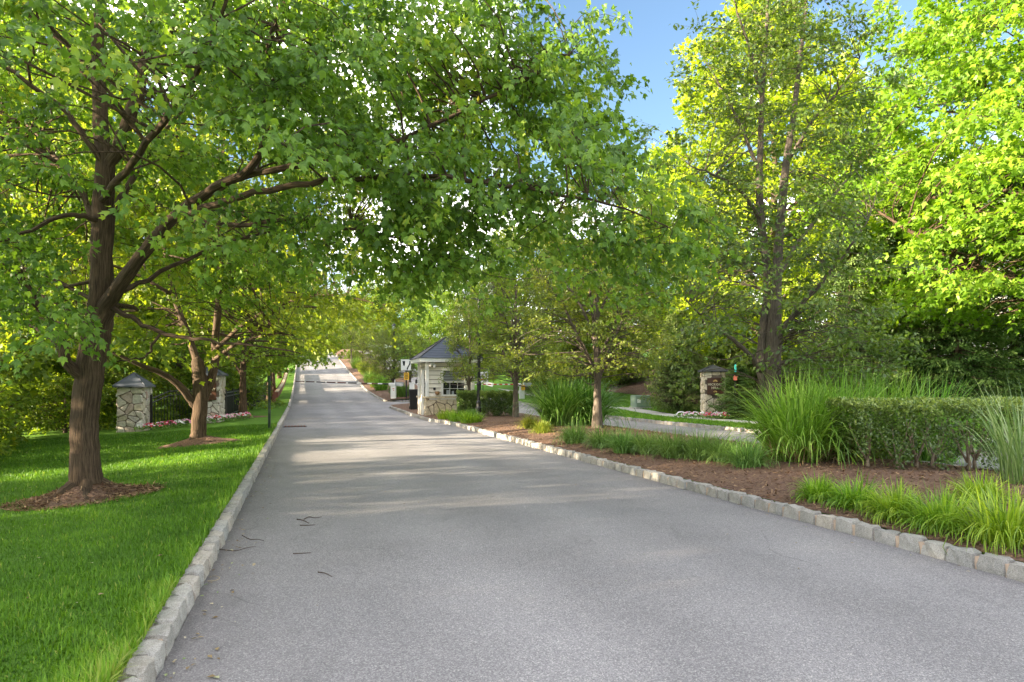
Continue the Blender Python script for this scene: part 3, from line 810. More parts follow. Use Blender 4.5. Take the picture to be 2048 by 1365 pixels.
# ------------------------------------------------------------------ the big maple by the kerb (tree on the left)
def hero_maple():
    g = np.random.default_rng(21)
    base = np.array([W(172, 1000, 9.2)[0], 9.2, 0.0])
    base[2] = gz(base[0], base[1])
    def pl(L):
        P = np.array([W(a, b, d) for a, b, d, _ in L]) - base
        r = np.array([q[3] for q in L])
        return P, r * (0.94 if r[0] > 0.3 else 0.85)
    limbs = [
        pl([(172, 1040, 9.2, .36), (172, 1003, 9.2, .31), (172, 972, 9.2, .225), (172, 900, 9.2, .185), (173, 830, 9.2, .178), (178, 760, 9.2, .185), (188, 690, 9.2, .19), (198, 620, 9.2, .165), (203, 520, 9.2, .145), (207, 420, 9.2, .135), (212, 335, 9.2, .125), (202, 240, 9.25, .095), (195, 120, 9.3, .085), (200, 0, 9.4, .07), (205, -150, 9.5, .055), (190, -320, 9.5, .03)]),
        pl([(208, 360, 9.2, .1), (240, 285, 9.15, .1), (272, 195, 9.1, .092), (298, 95, 9.1, .085), (310, -10, 9.0, .07), (330, -170, 9.0, .05), (360, -340, 9.0, .025)]),
        pl([(196, 665, 9.2, .13), (215, 610, 9.1, .125), (245, 565, 8.95, .105), (292, 500, 8.7, .09), (345, 437, 8.4, .08), (420, 382, 8.1, .062), (495, 340, 7.8, .05), (533, 270, 7.6, .042), (526, 180, 7.5, .036), (545, 60, 7.4, .034), (600, -80, 7.4, .02)]),
        pl([(345, 437, 8.4, .05), (440, 405, 8.0, .047), (560, 374, 7.7, .043), (690, 360, 7.4, .037), (850, 352, 7.2, .029), (1010, 372, 7.0, .027), (1200, 405, 6.9, .015), (1330, 450, 6.8, .008)]),
        pl([(400, 395, 8.2, .05), (500, 352, 7.9, .045), (600, 330, 7.7, .041), (690, 316, 7.6, .036), (830, 268, 7.6, .028), (990, 190, 7.7, .026), (1140, 110, 7.8, .014)]),
        pl([(350, 435, 8.4, .04), (470, 452, 8.2, .034), (570, 440, 8.1, .03), (680, 455, 8.0, .022), (800, 480, 7.9, .012), (900, 515, 7.8, .007)]),
        pl([(165, 755, 9.15, .095), (138, 728, 9.0, .085), (114, 672, 8.8, .073), (70, 602, 8.5, .06), (20, 540, 8.2, .05), (-90, 478, 7.9, .035), (-260, 430, 7.6, .015)]),
        pl([(222, 615, 9.1, .045), (270, 640, 9.0, .038), (325, 668, 8.9, .034), (385, 678, 8.8, .027), (470, 688, 8.7, .018), (600, 702, 8.6, .008)]),
        pl([(320, 668, 8.9, .022), (300, 700, 8.85, .018), (290, 715, 8.8, .014), (250, 722, 8.8, .01), (215, 724, 8.7, .005)]),
        pl([(205, 330, 9.15, .055), (150, 245, 9.0, .045), (95, 195, 8.9, .038), (0, 130, 8.7, .028), (-160, 60, 8.4, .012)]),
        pl([(195, 440, 9.1, .045), (130, 432, 8.8, .036), (45, 470, 8.6, .026), (-60, 500, 8.4, .015)]),
        pl([(200, 480, 9.3, .07), (240, 400, 10.0, .06), (300, 300, 11.0, .045), (380, 200, 12.0, .03), (450, 120, 12.8, .012)]),
        pl([(205, 500, 9.3, .06), (170, 400, 10.0, .05), (100, 300, 11.0, .04), (20, 220, 12.0, .025), (-60, 150, 12.8, .012)]),
        pl([(230, 590, 9.0, .05), (290, 560, 9.6, .04), (420, 500, 10.4, .03), (560, 460, 11.0, .02), (700, 450, 11.5, .01)]),
        pl([(205, 400, 9.1, .06), (260, 330, 8.2, .05), (340, 230, 7.2, .04), (420, 100, 6.2, .025), (480, -80, 5.6, .012)]),
        pl([(300, 90, 9.1, .05), (420, 20, 8.8, .04), (600, -60, 8.6, .03), (800, -140, 8.4, .02), (1000, -200, 8.2, .01)]),
        pl([(195, 150, 9.3, .05), (100, 60, 9.0, .04), (-40, -40, 8.8, .025), (-200, -120, 8.6, .012)]),
    ]
    # surface roots
    for a, ln in ((0.3, .55), (1.5, .5), (2.9, .7), (4.2, .5), (5.3, .75)):
        d = np.array([math.cos(a), math.sin(a), 0])
        limbs.append((np.array([d * .1 + [0, 0, .22], d * .3 + [0, 0, .09], d * (ln * .8) + [0, 0, .02], d * (ln + .2) + [0, 0, -.1]]), np.array([.1, .085, .05, .015])))
    # sprays: a wide low crown round the trunk
    n = 3300
    x = g.uniform(-9.5, 9.0, n); y = g.uniform(-4.9, 5.5, n); z = g.uniform(2.55, 11.5, n)
    Rm = 8.4 - np.clip(z - 3.4, 0, 20) * 0.62
    ry = np.where(y < 0, 0.56, 0.66)
    rr = np.sqrt(x ** 2 + (y / ry) ** 2) / Rm
    lowcut = 2.75 + 0.55 * np.exp(-((x - 3.2) / 2.0) ** 2) + 0.5 * np.exp(-((x - 1.0) / 1.2) ** 2)
    keep = (rr < 1 + 0.1 * np.sin(3 * x + z * 2)) & (g.uniform(0, 1, n) < 0.3 + 0.7 * rr) & (z > lowcut)
    P = np.stack([x, y, z], 1)[keep]
    # leave the trunk and the first limbs in view
    Wd = P + base
    px = CX + Wd[:, 0] / Wd[:, 1] * FPX; py = HY - (Wd[:, 2] - EYE) / Wd[:, 1] * FPX
    inview = (px > -250) & (px < 1560) & (py > -260)
    near = Wd[:, 1] < 9.3
    hide = near & (((px > 130) & (px < 330) & (py > -20) & (py < 500) & (g.uniform(0, 1, len(px)) < 0.72)) | ((px > 330) & (px < 720) & (py > 290) & (py < 420) & (g.uniform(0, 1, len(px)) < 0.6)))
    gap = ((px > 1190 + 0.36 * py) & (px < 1600)) | ((px > 700) & (py > 330) & (g.uniform(0, 1, len(px)) < 0.25)) | ((px > 640) & (py > 430) & (g.uniform(0, 1, len(px)) < 0.45))
    tv = ((px > 125) & (px < 300) & (py > 430)) | ((Wd[:, 1] < 9.7) & (px > 165) & (px < 430) & (py > 370) & (py < 740))
    ok = ~hide & ~gap & ~tv
    far_out = ~inview & (g.uniform(0, 1, len(px)) < 0.62)
    P = P[ok & ~far_out]
    # hanging sprays named by where they hang
    extra = [(60, 560, 7.2), (120, 590, 7.0), (90, 530, 7.1), (40, 620, 7.4), (110, 640, 7.2), (0, 580, 7.3), (20, 490, 7.2), (430, 480, 7.0), (420, 420, 6.8),
             (760, 330, 6.6), (830, 400, 6.8), (900, 430, 6.9), (980, 470, 7.1), (1050, 500, 7.2), (1130, 470, 7.1), (1200, 490, 7.2), (1290, 470, 7.0), (1370, 480, 6.9), (1420, 500, 6.9), (1230, 420, 7.0),
             (1320, 420, 7.0), (1120, 400, 6.9), (1000, 400, 6.8), (820, 470, 7.2), (740, 430, 7.2), (680, 470, 7.4), (810, 485, 7.6), (850, 515, 7.7), (885, 540, 7.8), (905, 465, 7.4), (860, 430, 7.2), (840, 555, 8.4), (920, 530, 8.0), (940, 350, 6.8), (1060, 330, 7.0), (1170, 330, 7.0), (1240, 340, 7.1), (1180, 250, 7.3), (1210, 200, 7.5), (1190, 120, 7.6),
             (1120, 60, 7.6), (1080, 150, 7.4), (480, 430, 7.2), (450, 120, 6.0), (520, 90, 6.0), (360, 60, 6.2), (600, 180, 6.2), (700, 250, 6.3), (560, 220, 6.4), (650, 90, 6.2), (780, 150, 6.4), (860, 240, 6.6), (740, 60, 6.3),
             (1430, 440, 7.0), (1350, 380, 7.2), (1290, 300, 7.3)]
    extra += [(g.uniform(800, 1170), g.uniform(-60, 330), g.uniform(7, 10)) for _ in range(45)] + [(g.uniform(330, 800), g.uniform(-60, 250), g.uniform(6.5, 10)) for _ in range(25)] + [(g.uniform(790, 970), g.uniform(370, 540), g.uniform(7.2, 9.5)) for _ in range(14)]
    E = np.array([W(*q) for q in extra]) - base
    E += g.normal(0, 0.12, E.shape)
    P = np.vstack([P, E])
    O = P - np.array([0, 0, 3.0]); O[:, 2] = -0.05 + 0.05 * (P[:, 2] - 4)
    t = build_tree('maple_tree', limbs, P, O, g, MAPLE, 0.088, 26, 0.56, (M['bark'], M['maple_leaf']), base, droop=0.85, twigs=5, tw_r=0.004, br_r=0.016, up=0.05, jitter=0.11)
    print('hero sprays', len(P))
    return tag(t, 'large maple in the lawn nearest the camera with forked trunk and overhanging limbs', 'tree', 'maples along the left kerb')
hero_maple()

# ------------------------------------------------------------------ second maple with the broken top
def second_maple():
    g = np.random.default_rng(33)
    D = 17.3
    base = W(396, 888, D); base[2] = gz(base[0], base[1])
    def pl(L):
        return np.array([W(a, b, D + d) for a, b, d, _ in L]) - base, np.array([q[3] for q in L])
    limbs = [
        pl([(396, 905, 0, .33), (396, 886, 0, .27), (397, 868, 0, .19), (400, 830, 0, .175), (402, 790, 0, .18), (400, 755, 0, .175), (394, 725, 0, .15), (392, 716, 0, .06)]),
        pl([(405, 800, 0.1, .13), (418, 770, .15, .12), (428, 735, .2, .1), (432, 660, .3, .09), (440, 560, .3, .08), (435, 430, .3, .065), (445, 300, .4, .045), (440, 180, .4, .02)]),
        pl([(392, 812, 0, .12), (378, 795, -.1, .1), (355, 768, -.3, .085), (325, 748, -.5, .07), (270, 725, -.9, .045), (190, 690, -1.3, .02)]),
        pl([(400, 750, 0, .1), (380, 680, .2, .08), (350, 600, .5, .07), (330, 500, .8, .055), (300, 380, 1.0, .035), (280, 280, 1.2, .015)]),
        pl([(430, 700, .2, .06), (500, 640, -.2, .05), (590, 600, -.6, .035), (680, 590, -.9, .02), (760, 610, -1.2, .008)]),
        pl([(435, 560, .3, .055), (520, 480, .6, .04), (620, 420, 1.0, .03), (720, 400, 1.2, .012)]),
        pl([(345, 590, .5, .05), (250, 540, .2, .04), (140, 520, -.2, .025), (40, 540, -.5, .01)]),
        pl([(428, 720, .2, .05), (470, 690, -1.2, .04), (530, 670, -2.6, .025), (590, 670, -3.6, .01)]),
        pl([(432, 640, .3, .06), (440, 560, 1.8, .045), (470, 480, 3.2, .03), (500, 420, 4.3, .012)]),
    ]
    P, O = crown_points(g, 330, lambda q: 5.4 * math.sqrt(max(0.05, 1 - ((q - 0.3) / 0.74) ** 2)), 1.9, 10.5, inner=0.3, lump=0.15)
    Wd = P + base
    px = CX + Wd[:, 0] / Wd[:, 1] * FPX; py = HY - (Wd[:, 2] - EYE) / Wd[:, 1] * FPX
    bad = ((px > 300) & (px < 520) & (py > 680)) | (py > 690)
    P, O = P[~bad], O[~bad]
    t = build_tree('maple_tree', limbs, P, O, g, MAPLE4, 0.15, 14, 0.75, (M['bark'], M['maple_leaf_b']), base, droop=0.7, twigs=6, tw_r=0.006, br_r=0.016, up=0.05)
    return tag(t, 'maple with a broken hollow trunk top standing between the lawn and stone pillars', 'tree', 'maples along the left kerb')
second_maple()

# ------------------------------------------------------------------ tree kinds used several times
mapleB = auto_tree('maple_tree', 41, (0, 0, 0), 9.7, 0.17, 4.2, 2.7, (M['bark'], M['maple_leaf_b']), nclump=230, twigs=5, nl=13, leaf=MAPLE4, size=0.17, rad=0.75, droop=0.6)
pearA = auto_tree('pear_tree', 51, (0, 0, 0), 9.0, 0.125, 2.5, 1.7, (M['bark_grey'], M['pear_leaf']), nclump=330, twigs=5, nl=14, leaf=OVAL, size=0.105, rad=0.5, steep=1.7, nlimb=12, droop=0.35, lump=0.3, inner=0.3,
                  prof=lambda q: 2.5 * math.sqrt(max(0.03, 1 - ((q - 0.3) / 0.72) ** 2)))
pearB = auto_tree('pear_tree', 52, (0, 0, 0), 6.2, 0.11, 1.9, 1.5, (M['bark_grey'], M['pear_leaf']), nclump=150, twigs=5, nl=13, leaf=OVAL, size=0.1, rad=0.42, steep=1.5, nlimb=10, droop=0.35, lump=0.35, inner=0.3)
woodA = auto_tree('woodland_tree', 61, (0, 0, 0), 15.0, 0.26, 4.6, 2.0, (M['bark_dark'], M['wood_leaf']), nclump=420, twigs=5, nl=13, leaf=OVAL, size=0.24, rad=1.0, droop=0.4, lump=0.3, nlimb=12)
woodB = auto_tree('woodland_tree', 62, (0, 0, 0), 12.0, 0.22, 4.0, 1.2, (M['bark_dark'], M['wood_leaf']), nclump=380, twigs=5, nl=12, leaf=MAPLE4, size=0.25, rad=0.9, droop=0.5, lump=0.3, nlimb=12)
goldA = auto_tree('linden_tree', 63, (0, 0, 0), 20.0, 0.3, 5.0, 2.5, (M['bark_dark'], M['gold_leaf']), nclump=560, twigs=5, nl=14, leaf=MAPLE4, size=0.26, rad=0.95, droop=0.4, lump=0.25, nlimb=14, inner=0.4,
                  prof=lambda q: 5.0 * math.sqrt(max(0.03, 1 - ((q - 0.33) / 0.69) ** 2)))
bushA = auto_tree('wild_bush', 71, (0, 0, 0), 2.6, 0.05, 1.9, 0.15, (M['bark_dark'], M['wood_leaf']), nclump=150, twigs=5, nl=12, leaf=OVAL, size=0.13, rad=0.45, droop=0.5, lump=0.35, nlimb=8)

def spruce(seed, h, r, nb, mats, blade=0.2, wid=NEEDLE, droop=0.35, name='spruce_tree', zb=0.4, per=95, power=0.9):
    g = np.random.default_rng(seed)
    root = empty(name)
    zz = np.linspace(-0.2, h, 12)
    v, f = tube_vf(np.column_stack([g.normal(0, 0.02, 12), g.normal(0, 0.02, 12), zz]), np.interp(zz, [0, h], [h * 0.017, 0.015]), 9)
    V = [v]; quads = [q for q in f if len(q) == 4]; caps = [q for q in f if len(q) != 4]; n0 = len(v)
    t = np.sort(g.uniform(0, 1, nb)); z = zb + (h - zb) * t
    ln = r * (1 - t) ** power * g.uniform(0.65, 1.12, nb) + 0.12
    a = np.arange(nb) * 2.4 + g.normal(0, 0.3, nb)
    d = np.stack([np.cos(a), np.sin(a)], 1)
    s = np.linspace(0, 1, 6)
    P = np.zeros((nb, 6, 3))
    P[..., :2] = d[:, None] * (ln[:, None] * s)[..., None]
    P[..., 2] = z[:, None] + ln[:, None] * (0.25 * s - droop * 1.5 * s ** 1.6 + droop * 0.7 * s ** 4) * (1 - 0.5 * t[:, None])
    v, f = tubes_vec(P, (0.012 + 0.008 * ln)[:, None] * (1 - 0.85 * s), 4)
    V.append(v); Q = np.concatenate([np.array(quads), f + n0])
    V = np.concatenate(V)
    link('trunk', mesh_np('trunk', V, [Q] + [np.array([c]) for c in caps], smooth=True, vec=V), mats[0], root)
    u = g.uniform(0.12, 1.05, (nb, per)); i = np.clip(u * 5, 0, 4.999); k = i.astype(int); fr = (i - k)[..., None]
    bi = np.arange(nb)[:, None]
    pos = P[bi, k] * (1 - fr) + P[bi, np.minimum(k + 1, 5)] * fr
    side = np.stack([-d[:, 1], d[:, 0]], 1)
    off = g.normal(0, 0.3, u.shape) * ln[:, None] * (0.15 + u * (1.15 - u)) * 0.9
    pos[..., :2] += side[:, None] * off[..., None]
    pos[..., 2] -= np.abs(off) * 0.4 + g.uniform(0, 0.12, u.shape)
    tip = g.normal(0, 0.45, pos.shape)
    tip[..., :2] += d[:, None] * 0.8 + side[:, None] * np.sign(off)[..., None] * 0.5
    tip[..., 2] -= g.uniform(0, 1.0, u.shape)
    nrm = g.normal(0, 0.5, pos.shape); nrm[..., 2] += 0.8
    rnd = np.clip(0.4 * g.uniform(0, 1, nb)[:, None] + 0.35 * u + 0.3 * g.uniform(0, 1, u.shape), 0, 1)
    pv, pf, pr = leaves(wid, pos.reshape(-1, 3), tip.reshape(-1, 3), nrm.reshape(-1, 3), (blade * g.uniform(0.6, 1.3, u.shape)).ravel(), rnd.ravel())
    link('crown', mesh_np('crown', pv, pf, pr), mats[1], root)
    return root
spruceA = spruce(81, 11.0, 3.0, 210, (M['bark_dark'], M['needle']), 0.27, SPRIG, per=110)
cedarA = spruce(83, 5.2, 2.6, 260, (M['bark_dark'], M['cedar']), 0.2, SPRIG, droop=0.15, name='hemlock_shrub', zb=0.25, per=85, power=0.55)

# roadside maples up the hill
for y, off, s, lab in ((30.0, 1.85, 0.85, 'small maple on the lawn just right of the signed stone pillar'),
                       (47.0, 1.5, 1.0, 'dark-trunked maple beside the end of the timber guardrail'),
                       (60.0, 1.8, 1.05, 'maple leaning over the road along the middle of the guardrail'),
                       (76.0, 1.8, 1.1, 'maple halfway up the hill at the left road edge'),
                       (98.0, 1.8, 1.15, 'maple near the top of the hill at the left road edge'),
                       (122.0, 1.8, 1.2, 'farthest maple on the left where the road goes over the crest')):
    x = float(LE(y)) - off
    place(mapleB, x, y, lab, group='maples along the left kerb', s=s)

# pears of the median
g_ = 'pear trees of the median'
def two_stem_pear():
    g = np.random.default_rng(91)
    D = 13.6
    base = W(1543, 900, D); base[2] = gz(base[0], base[1])
    def pl(L): return np.array([W(a, b, D + d) for a, b, d, _ in L]) - base, np.array([q[3] for q in L])
    limbs = [
        pl([(1540, 930, 0, .22), (1541, 895, 0, .19), (1543, 830, 0, .165), (1546, 760, 0, .15), (1548, 700, 0, .14), (1550, 640, 0, .13), (1553, 560, 0, .1), (1560, 450, .1, .085), (1572, 330, .1, .075), (1585, 250, .1, .06), (1600, 120, .2, .045), (1612, 0, .2, .035), (1620, -120, .2, .02), (1625, -230, .2, .01)]),
        pl([(1536, 790, .1, .11), (1524, 740, .15, .1), (1528, 660, .2, .09), (1535, 560, .2, .08), (1522, 440, .3, .075), (1520, 350, .3, .065), (1524, 200, .3, .05), (1533, 60, .3, .035), (1540, -100, .3, .02), (1545, -200, .3, .01)]),
        pl([(1548, 690, 0, .07), (1580, 640, -.3, .055), (1620, 590, -.6, .045), (1680, 520, -1.0, .03), (1740, 440, -1.3, .012)]),
        pl([(1524, 745, .1, .055), (1490, 700, -.2, .045), (1440, 660, -.5, .035), (1400, 630, -.8, .02), (1370, 600, -.9, .01)]),
        pl([(1553, 560, 0, .05), (1600, 480, .4, .04), (1660, 400, .8, .03), (1720, 330, 1.1, .012)]),
        pl([(1522, 440, .3, .045), (1480, 380, 0, .035), (1430, 350, -.3, .025), (1380, 330, -.5, .01)]),
        pl([(1520, 350, .3, .045), (1490, 270, .6, .035), (1450, 190, .9, .025), (1410, 120, 1.1, .01)]),
        pl([(1572, 330, .1, .045), (1620, 250, -.3, .035), (1680, 180, -.6, .022), (1720, 120, -.8, .01)]),
        pl([(1524, 200, .3, .04), (1500, 100, .1, .03), (1470, 10, -.1, .015), (1455, -60, -.1, .008)]),
        pl([(1546, 730, 0, .045), (1590, 720, .5, .03), (1640, 690, 1.0, .02), (1690, 650, 1.3, .01)]),
    ]
    P, O = crown_points(g, 470, lambda q: 2.35 * math.sqrt(max(0.04, 1 - ((q - 0.22) / 0.8) ** 2)), 1.3, 10.0, inner=0.25, lump=0.3)
    P[:, 0] += 0.1
    Wd = P + base; px = CX + Wd[:, 0] / Wd[:, 1] * FPX; py = HY - (Wd[:, 2] - EYE) / Wd[:, 1] * FPX
    kp = ~((px > 1365) & (px < 1490) & (py > 690)); P, O = P[kp], O[kp]
    t = build_tree('pear_tree', limbs, P, O, g, OVAL, 0.1, 12, 0.45, (M['bark_grey'], M['pear_leaf_deep']), base, droop=0.4, twigs=5, tw_r=0.004, br_r=0.012, up=0.2)
    return tag(t, 'tall two-stemmed pear tree rising behind the big fountain grass of the median', 'tree', g_)
two_stem_pear()
def pl_(px, d): return (px - CX) / FPX * d
place(pearA, pl_(1195, 20.4), 20.4, 'pear tree with pale forked trunk beside the dark grass clump of the median', group=g_, rz=0.6, s=0.92)
place(pearA, pl_(1031, 27.0), 27.0, 'slender pear tree at the right end of the clipped gatehouse hedge', group=g_, rz=2.4, s=0.78, sz=0.85)
place(pearB, pl_(938, 30.2), 30.2, 'young pear tree growing in front of the gatehouse window', group=g_, rz=4.0, s=0.64, sz=0.88)
for y, off, s, lab in ((51.2, 2.3, 0.85, 'young pear just behind the yellow sign beyond the barrier'), (52.4, 1.2, 0.85, 'young pear right behind the barrier housing'), (61.0, 1.6, 0.9, 'pear on the uphill median above the round shrubs'),
                       (71.0, 1.8, 1.0, 'pear on the uphill median two trees beyond the barrier'), (86.0, 1.8, 1.0, 'pear high on the uphill median'), (104.0, 1.6, 1.05, 'farthest pear on the uphill median near the crest')):
    place(pearB, float(RE(y)) + off, y, lab, group=g_, s=s)
drop(pearA); drop(pearB); drop(mapleB)

# big bright maple at the right edge of the picture
t = auto_tree('maple_tree', 101, (0, 0, 0), 17.0, 0.3, 7.4, 3.2, (M['bark'], M['bright_leaf']), nclump=900, twigs=6, nl=14, leaf=MAPLE4, size=0.225, rad=0.95, droop=0.55, lump=0.2, nlimb=14, steep=0.6)
tag(t, 'tall bright green maple at the right picture edge beyond the hedge', 'tree')
t.location = (18.6, 22.5, gz(18.6, 22.5))

# trees behind the sidewalk on the right
for px, d, s, sz, lab in ((1530, 33.5, 0.98, 1.02, 'tall yellow-green sunlit tree behind the right stone pillar'),
                          (1330, 52.0, 0.85, 0.85, 'yellow-green tree behind the grey-trunked tree on the mulched bank'),
                          (1720, 46.0, 0.9, 0.95, 'sunlit tree rising behind the dark spruces')):
    place(goldA, pl_(px, d), d, lab, group='sunlit trees behind the sidewalk', s=s, sz=sz)
for px, d, s, sz, rz, lab in ((1700, 27.5, 0.8, 0.85, 0, 'dark spruce with low skirts to the right of the two-stemmed pear'),
                              (1810, 29.0, 0.95, 0.95, 1.2, 'dark spruce above the middle of the big fountain grass'),
                              (1915, 26.5, 0.85, 0.85, 2.2, 'dark spruce above the left half of the clipped hedge'),
                              (2030, 28.0, 0.95, 0.95, 3.1, 'dark spruce at the right picture edge under the bright maple'),
                              (1590, 38.0, 0.9, 0.9, 4.0, 'spruce hidden behind the two-stemmed pear trunk')):
    place(spruceA, pl_(px, d), d, lab, group='spruces on the right bank', s=s, sz=sz, rz=rz)
place(spruceA, pl_(1475, 28.4), 28.4, 'small spruce crowding the right side of the signed right pillar', s=0.42, sz=0.24, rz=1.0)
place(cedarA, pl_(1357, 33.5), 33.5, 'broad feathery hemlock beside the green utility box', cat='shrub', s=0.66, sz=0.98)
place(cedarA, pl_(1460, 38.0), 38.0, 'evergreen filling the space behind the right stone pillar', cat='shrub', s=1.0, sz=0.9)
place(cedarA, pl_(1240, 50.0), 50.0, 'rounded evergreen in the shade behind the mulched bank', cat='shrub', s=0.9, sz=0.8)
place(cedarA, pl_(1095, 52.0), 52.0, 'rounded evergreen left of the grey-trunked tree on the bank', cat='shrub', s=0.9, sz=0.7)
place(woodB, pl_(1150, 44.0), 44.0, 'grey-trunked tree on the mulched bank behind the exit road', group='trees on the right bank', s=0.9, rz=1.0)
wl = 'trees on the right bank'
for k, (px, d, s, lab) in enumerate(((1225, 58.0, 1.0, 'full tree behind the grey-trunked tree, above the mulched bank'), (1050, 60.0, 1.0, 'full tree behind the slender pear at the gatehouse hedge'), (985, 74.0, 0.95, 'full tree seen between the gatehouse lamp post and slender pear'),
                                     (915, 84.0, 0.95, 'full tree rising above the gatehouse roof'), (860, 100.0, 1.0, 'distant tree just left of the gatehouse roof peak'), (810, 118.0, 1.05, 'distant tree above the yellow sign by the barrier'), (765, 140.0, 1.1, 'distant tree right of the hill crest'),
                                     (725, 175.0, 1.2, 'farthest tree closing the road at the crest, right side'), (1400, 48.0, 0.95, 'tree behind the hemlock and right pillar'), (1860, 58.0, 1.15, 'tall tree far behind the spruces'), (2010, 50.0, 1.1, 'tall tree behind the bright maple at the right edge'))):
    place(woodA if k % 2 else woodB, pl_(px, d), d, lab, group=wl, s=s)
for px, d, s, lab in ((632, 168, 1.3, 'farthest tree closing the road at the crest, left side'), (668, 176, 1.35, 'farthest tree closing the road at the crest, in the middle'), (700, 165, 1.25, 'farthest tree at the crest just right of the road'), (585, 150, 1.4, 'distant tree left of the crest behind the guardrail'), (690, 235, 1.7, 'tree peeping over the crest behind the others')):
    place(woodA, pl_(px, d), d, lab, group='trees at the hill crest', s=s, zoff=-4.5)

# woods on the left behind lawn and fence
wg = 'woodland trees left of the lawn'
for k, (x, y, s, lab) in enumerate(((-21.5, 28.0, 1.3, 'woodland tree behind the plain stone pillar'), (-18.6, 38.5, 1.3, 'woodland tree behind the iron fence between the pillars'), (-27.0, 38.0, 1.45, 'taller woodland tree behind the plain stone pillar and its neighbour'),
                                    (-22.5, 50.0, 1.45, 'woodland tree behind the signed left pillar'), (-27.5, 66.0, 1.15, 'woodland tree behind the small maple on the lawn'), (-32.0, 84.0, 1.2, 'woodland tree behind the guardrail halfway uphill'),
                                    (-41.0, 108.0, 1.3, 'woodland tree behind the guardrail near the crest'), (-17.5, 20.0, 1.0, 'woodland tree at the left edge behind the big maple'),
                                    (-20.0, 4.0, 0.7, 'unseen woodland tree beyond the left edge placed to shade the lawn'), (-24.0, -3.0, 0.95, 'unseen woodland tree behind the camera to the left placed for its shade'), (-34.0, 30.0, 1.2, 'back row woodland tree behind the plain stone pillar'), (-31.0, 50.0, 1.2, 'back row woodland tree left of the signed left pillar'),
                                    (-15.0, -1.8, 0.85, 'unseen woodland tree beside the camera placed to keep sun off the road'))):  # out-of-view trees in this list are placed to shade the foreground
    place(woodB if k % 2 else woodA, x, y, lab, group=wg, s=s)
for x, y, s, sz, lab in ((-12.6, 14.0, 1.0, 0.95, 'wild bush with pale leaves at the left lawn edge'), (-14.6, 17.0, 1.1, 1.0, 'wild bush behind the big maple trunk'), (-17.0, 20.5, 1.2, 1.1, 'wild bush left of the plain stone pillar'),
                         (-18.0, 27.5, 1.1, 0.9, 'wild bush behind the plain stone pillar'), (-15.6, 33.5, 1.0, 0.7, 'wild bush seen through the iron fence'), (-19.5, 23.5, 1.3, 1.2, 'wild bush in the shade beside the plain pillar'), (-17.4, 30.5, 1.3, 1.2, 'tall wild bush behind the middle of the arched fence'), (-16.0, 38.0, 1.3, 1.1, 'wild bush behind the signed left pillar'), (-22.0, 31.0, 1.6, 1.5, 'tall wild bush far behind the plain pillar')):
    place(bushA, x, y, lab, cat='bush', group='wild bushes at the lawn edge', s=s, sz=sz)
for nm in (woodA, woodB, goldA, spruceA, cedarA): drop(nm)

# ------------------------------------------------------------------ stone pillars, fence
def clip_poly(poly, nx, ny, c):
    out = []
    for i in range(len(poly)):
        p, q = poly[i], poly[(i + 1) % len(poly)]
        a, b = nx * p[0] + ny * p[1] - c, nx * q[0] + ny * q[1] - c
        if a <= 0: out.append(p)
        if (a < 0 < b) or (b < 0 < a):
            t = a / (a - b); out.append((p[0] + (q[0] - p[0]) * t, p[1] + (q[1] - p[1]) * t))
    return out

def stone_face(parent, org, ud, vd, nd, w, h, cell, mat, seed, joint=0.013, depth=0.045, hole=None):
    """irregular flat stones, one object each, that fill a wall face w by h"""
    g = np.random.default_rng(seed)
    nx, ny = max(1, round(w / cell)), max(1, round(h / (cell * 0.85)))
    S = [((i + 0.5 + g.uniform(-.42, .42)) * w / nx, (j + 0.5 + g.uniform(-.42, .42)) * h / ny) for i in range(nx) for j in range(ny) if g.random() > 0.12]
    org, ud, vd, nd = (np.array(q, dtype=float) for q in (org, ud, vd, nd))
    for i, s in enumerate(S):
        poly = [(0, 0), (w, 0), (w, h), (0, h)]
        for k, q in enumerate(S):
            if k == i or abs(q[0] - s[0]) + abs(q[1] - s[1]) > 4 * cell: continue
            ax, ay = q[0] - s[0], q[1] - s[1]; ln = math.hypot(ax, ay)
            ax, ay = ax / ln, ay / ln
            poly = clip_poly(poly, ax, ay, ax * (s[0] + q[0]) / 2 + ay * (s[1] + q[1]) / 2 - joint)
            if len(poly) < 3: break
        if len(poly) < 3: continue
        cx, cy = np.mean([p[0] for p in poly]), np.mean([p[1] for p in poly])
        if hole and hole[0] < cx < hole[1] and hole[2] < cy < hole[3]: continue
        P = np.array(poly); c = np.array([cx, cy])
        # soften the corners
        Q = []
        for a in range(len(P)):
            p0, p1, p2 = P[a - 1], P[a], P[(a + 1) % len(P)]
            Q += [p1 + (p0 - p1) * 0.16, p1 + (p2 - p1) * 0.16]
        P = np.array(Q); m = len(P)
        T = c + (P - c) * 0.86
        d = depth * g.uniform(0.6, 1.3); tl = g.normal(0, 0.08, 2)
        def w3(p, z): return org + ud * p[0] + vd * p[1] + nd * z
        V = [w3(p, -0.02) for p in P] + [w3(p, d * 0.6) for p in P] + [w3(p, d + float(tl @ (p - c))) for p in T]
        F = [(k, (k + 1) % m, m + (k + 1) % m, m + k) for k in range(m)] + [(m + k, m + (k + 1) % m, 2 * m + (k + 1) % m, 2 * m + k) for k in range(m)] + [tuple(2 * m + k for k in range(m))]
        me = bpy.data.meshes.new('stone'); me.from_pydata([tuple(v) for v in V], [], F); me.update()
        link('stone', me, mat, parent)

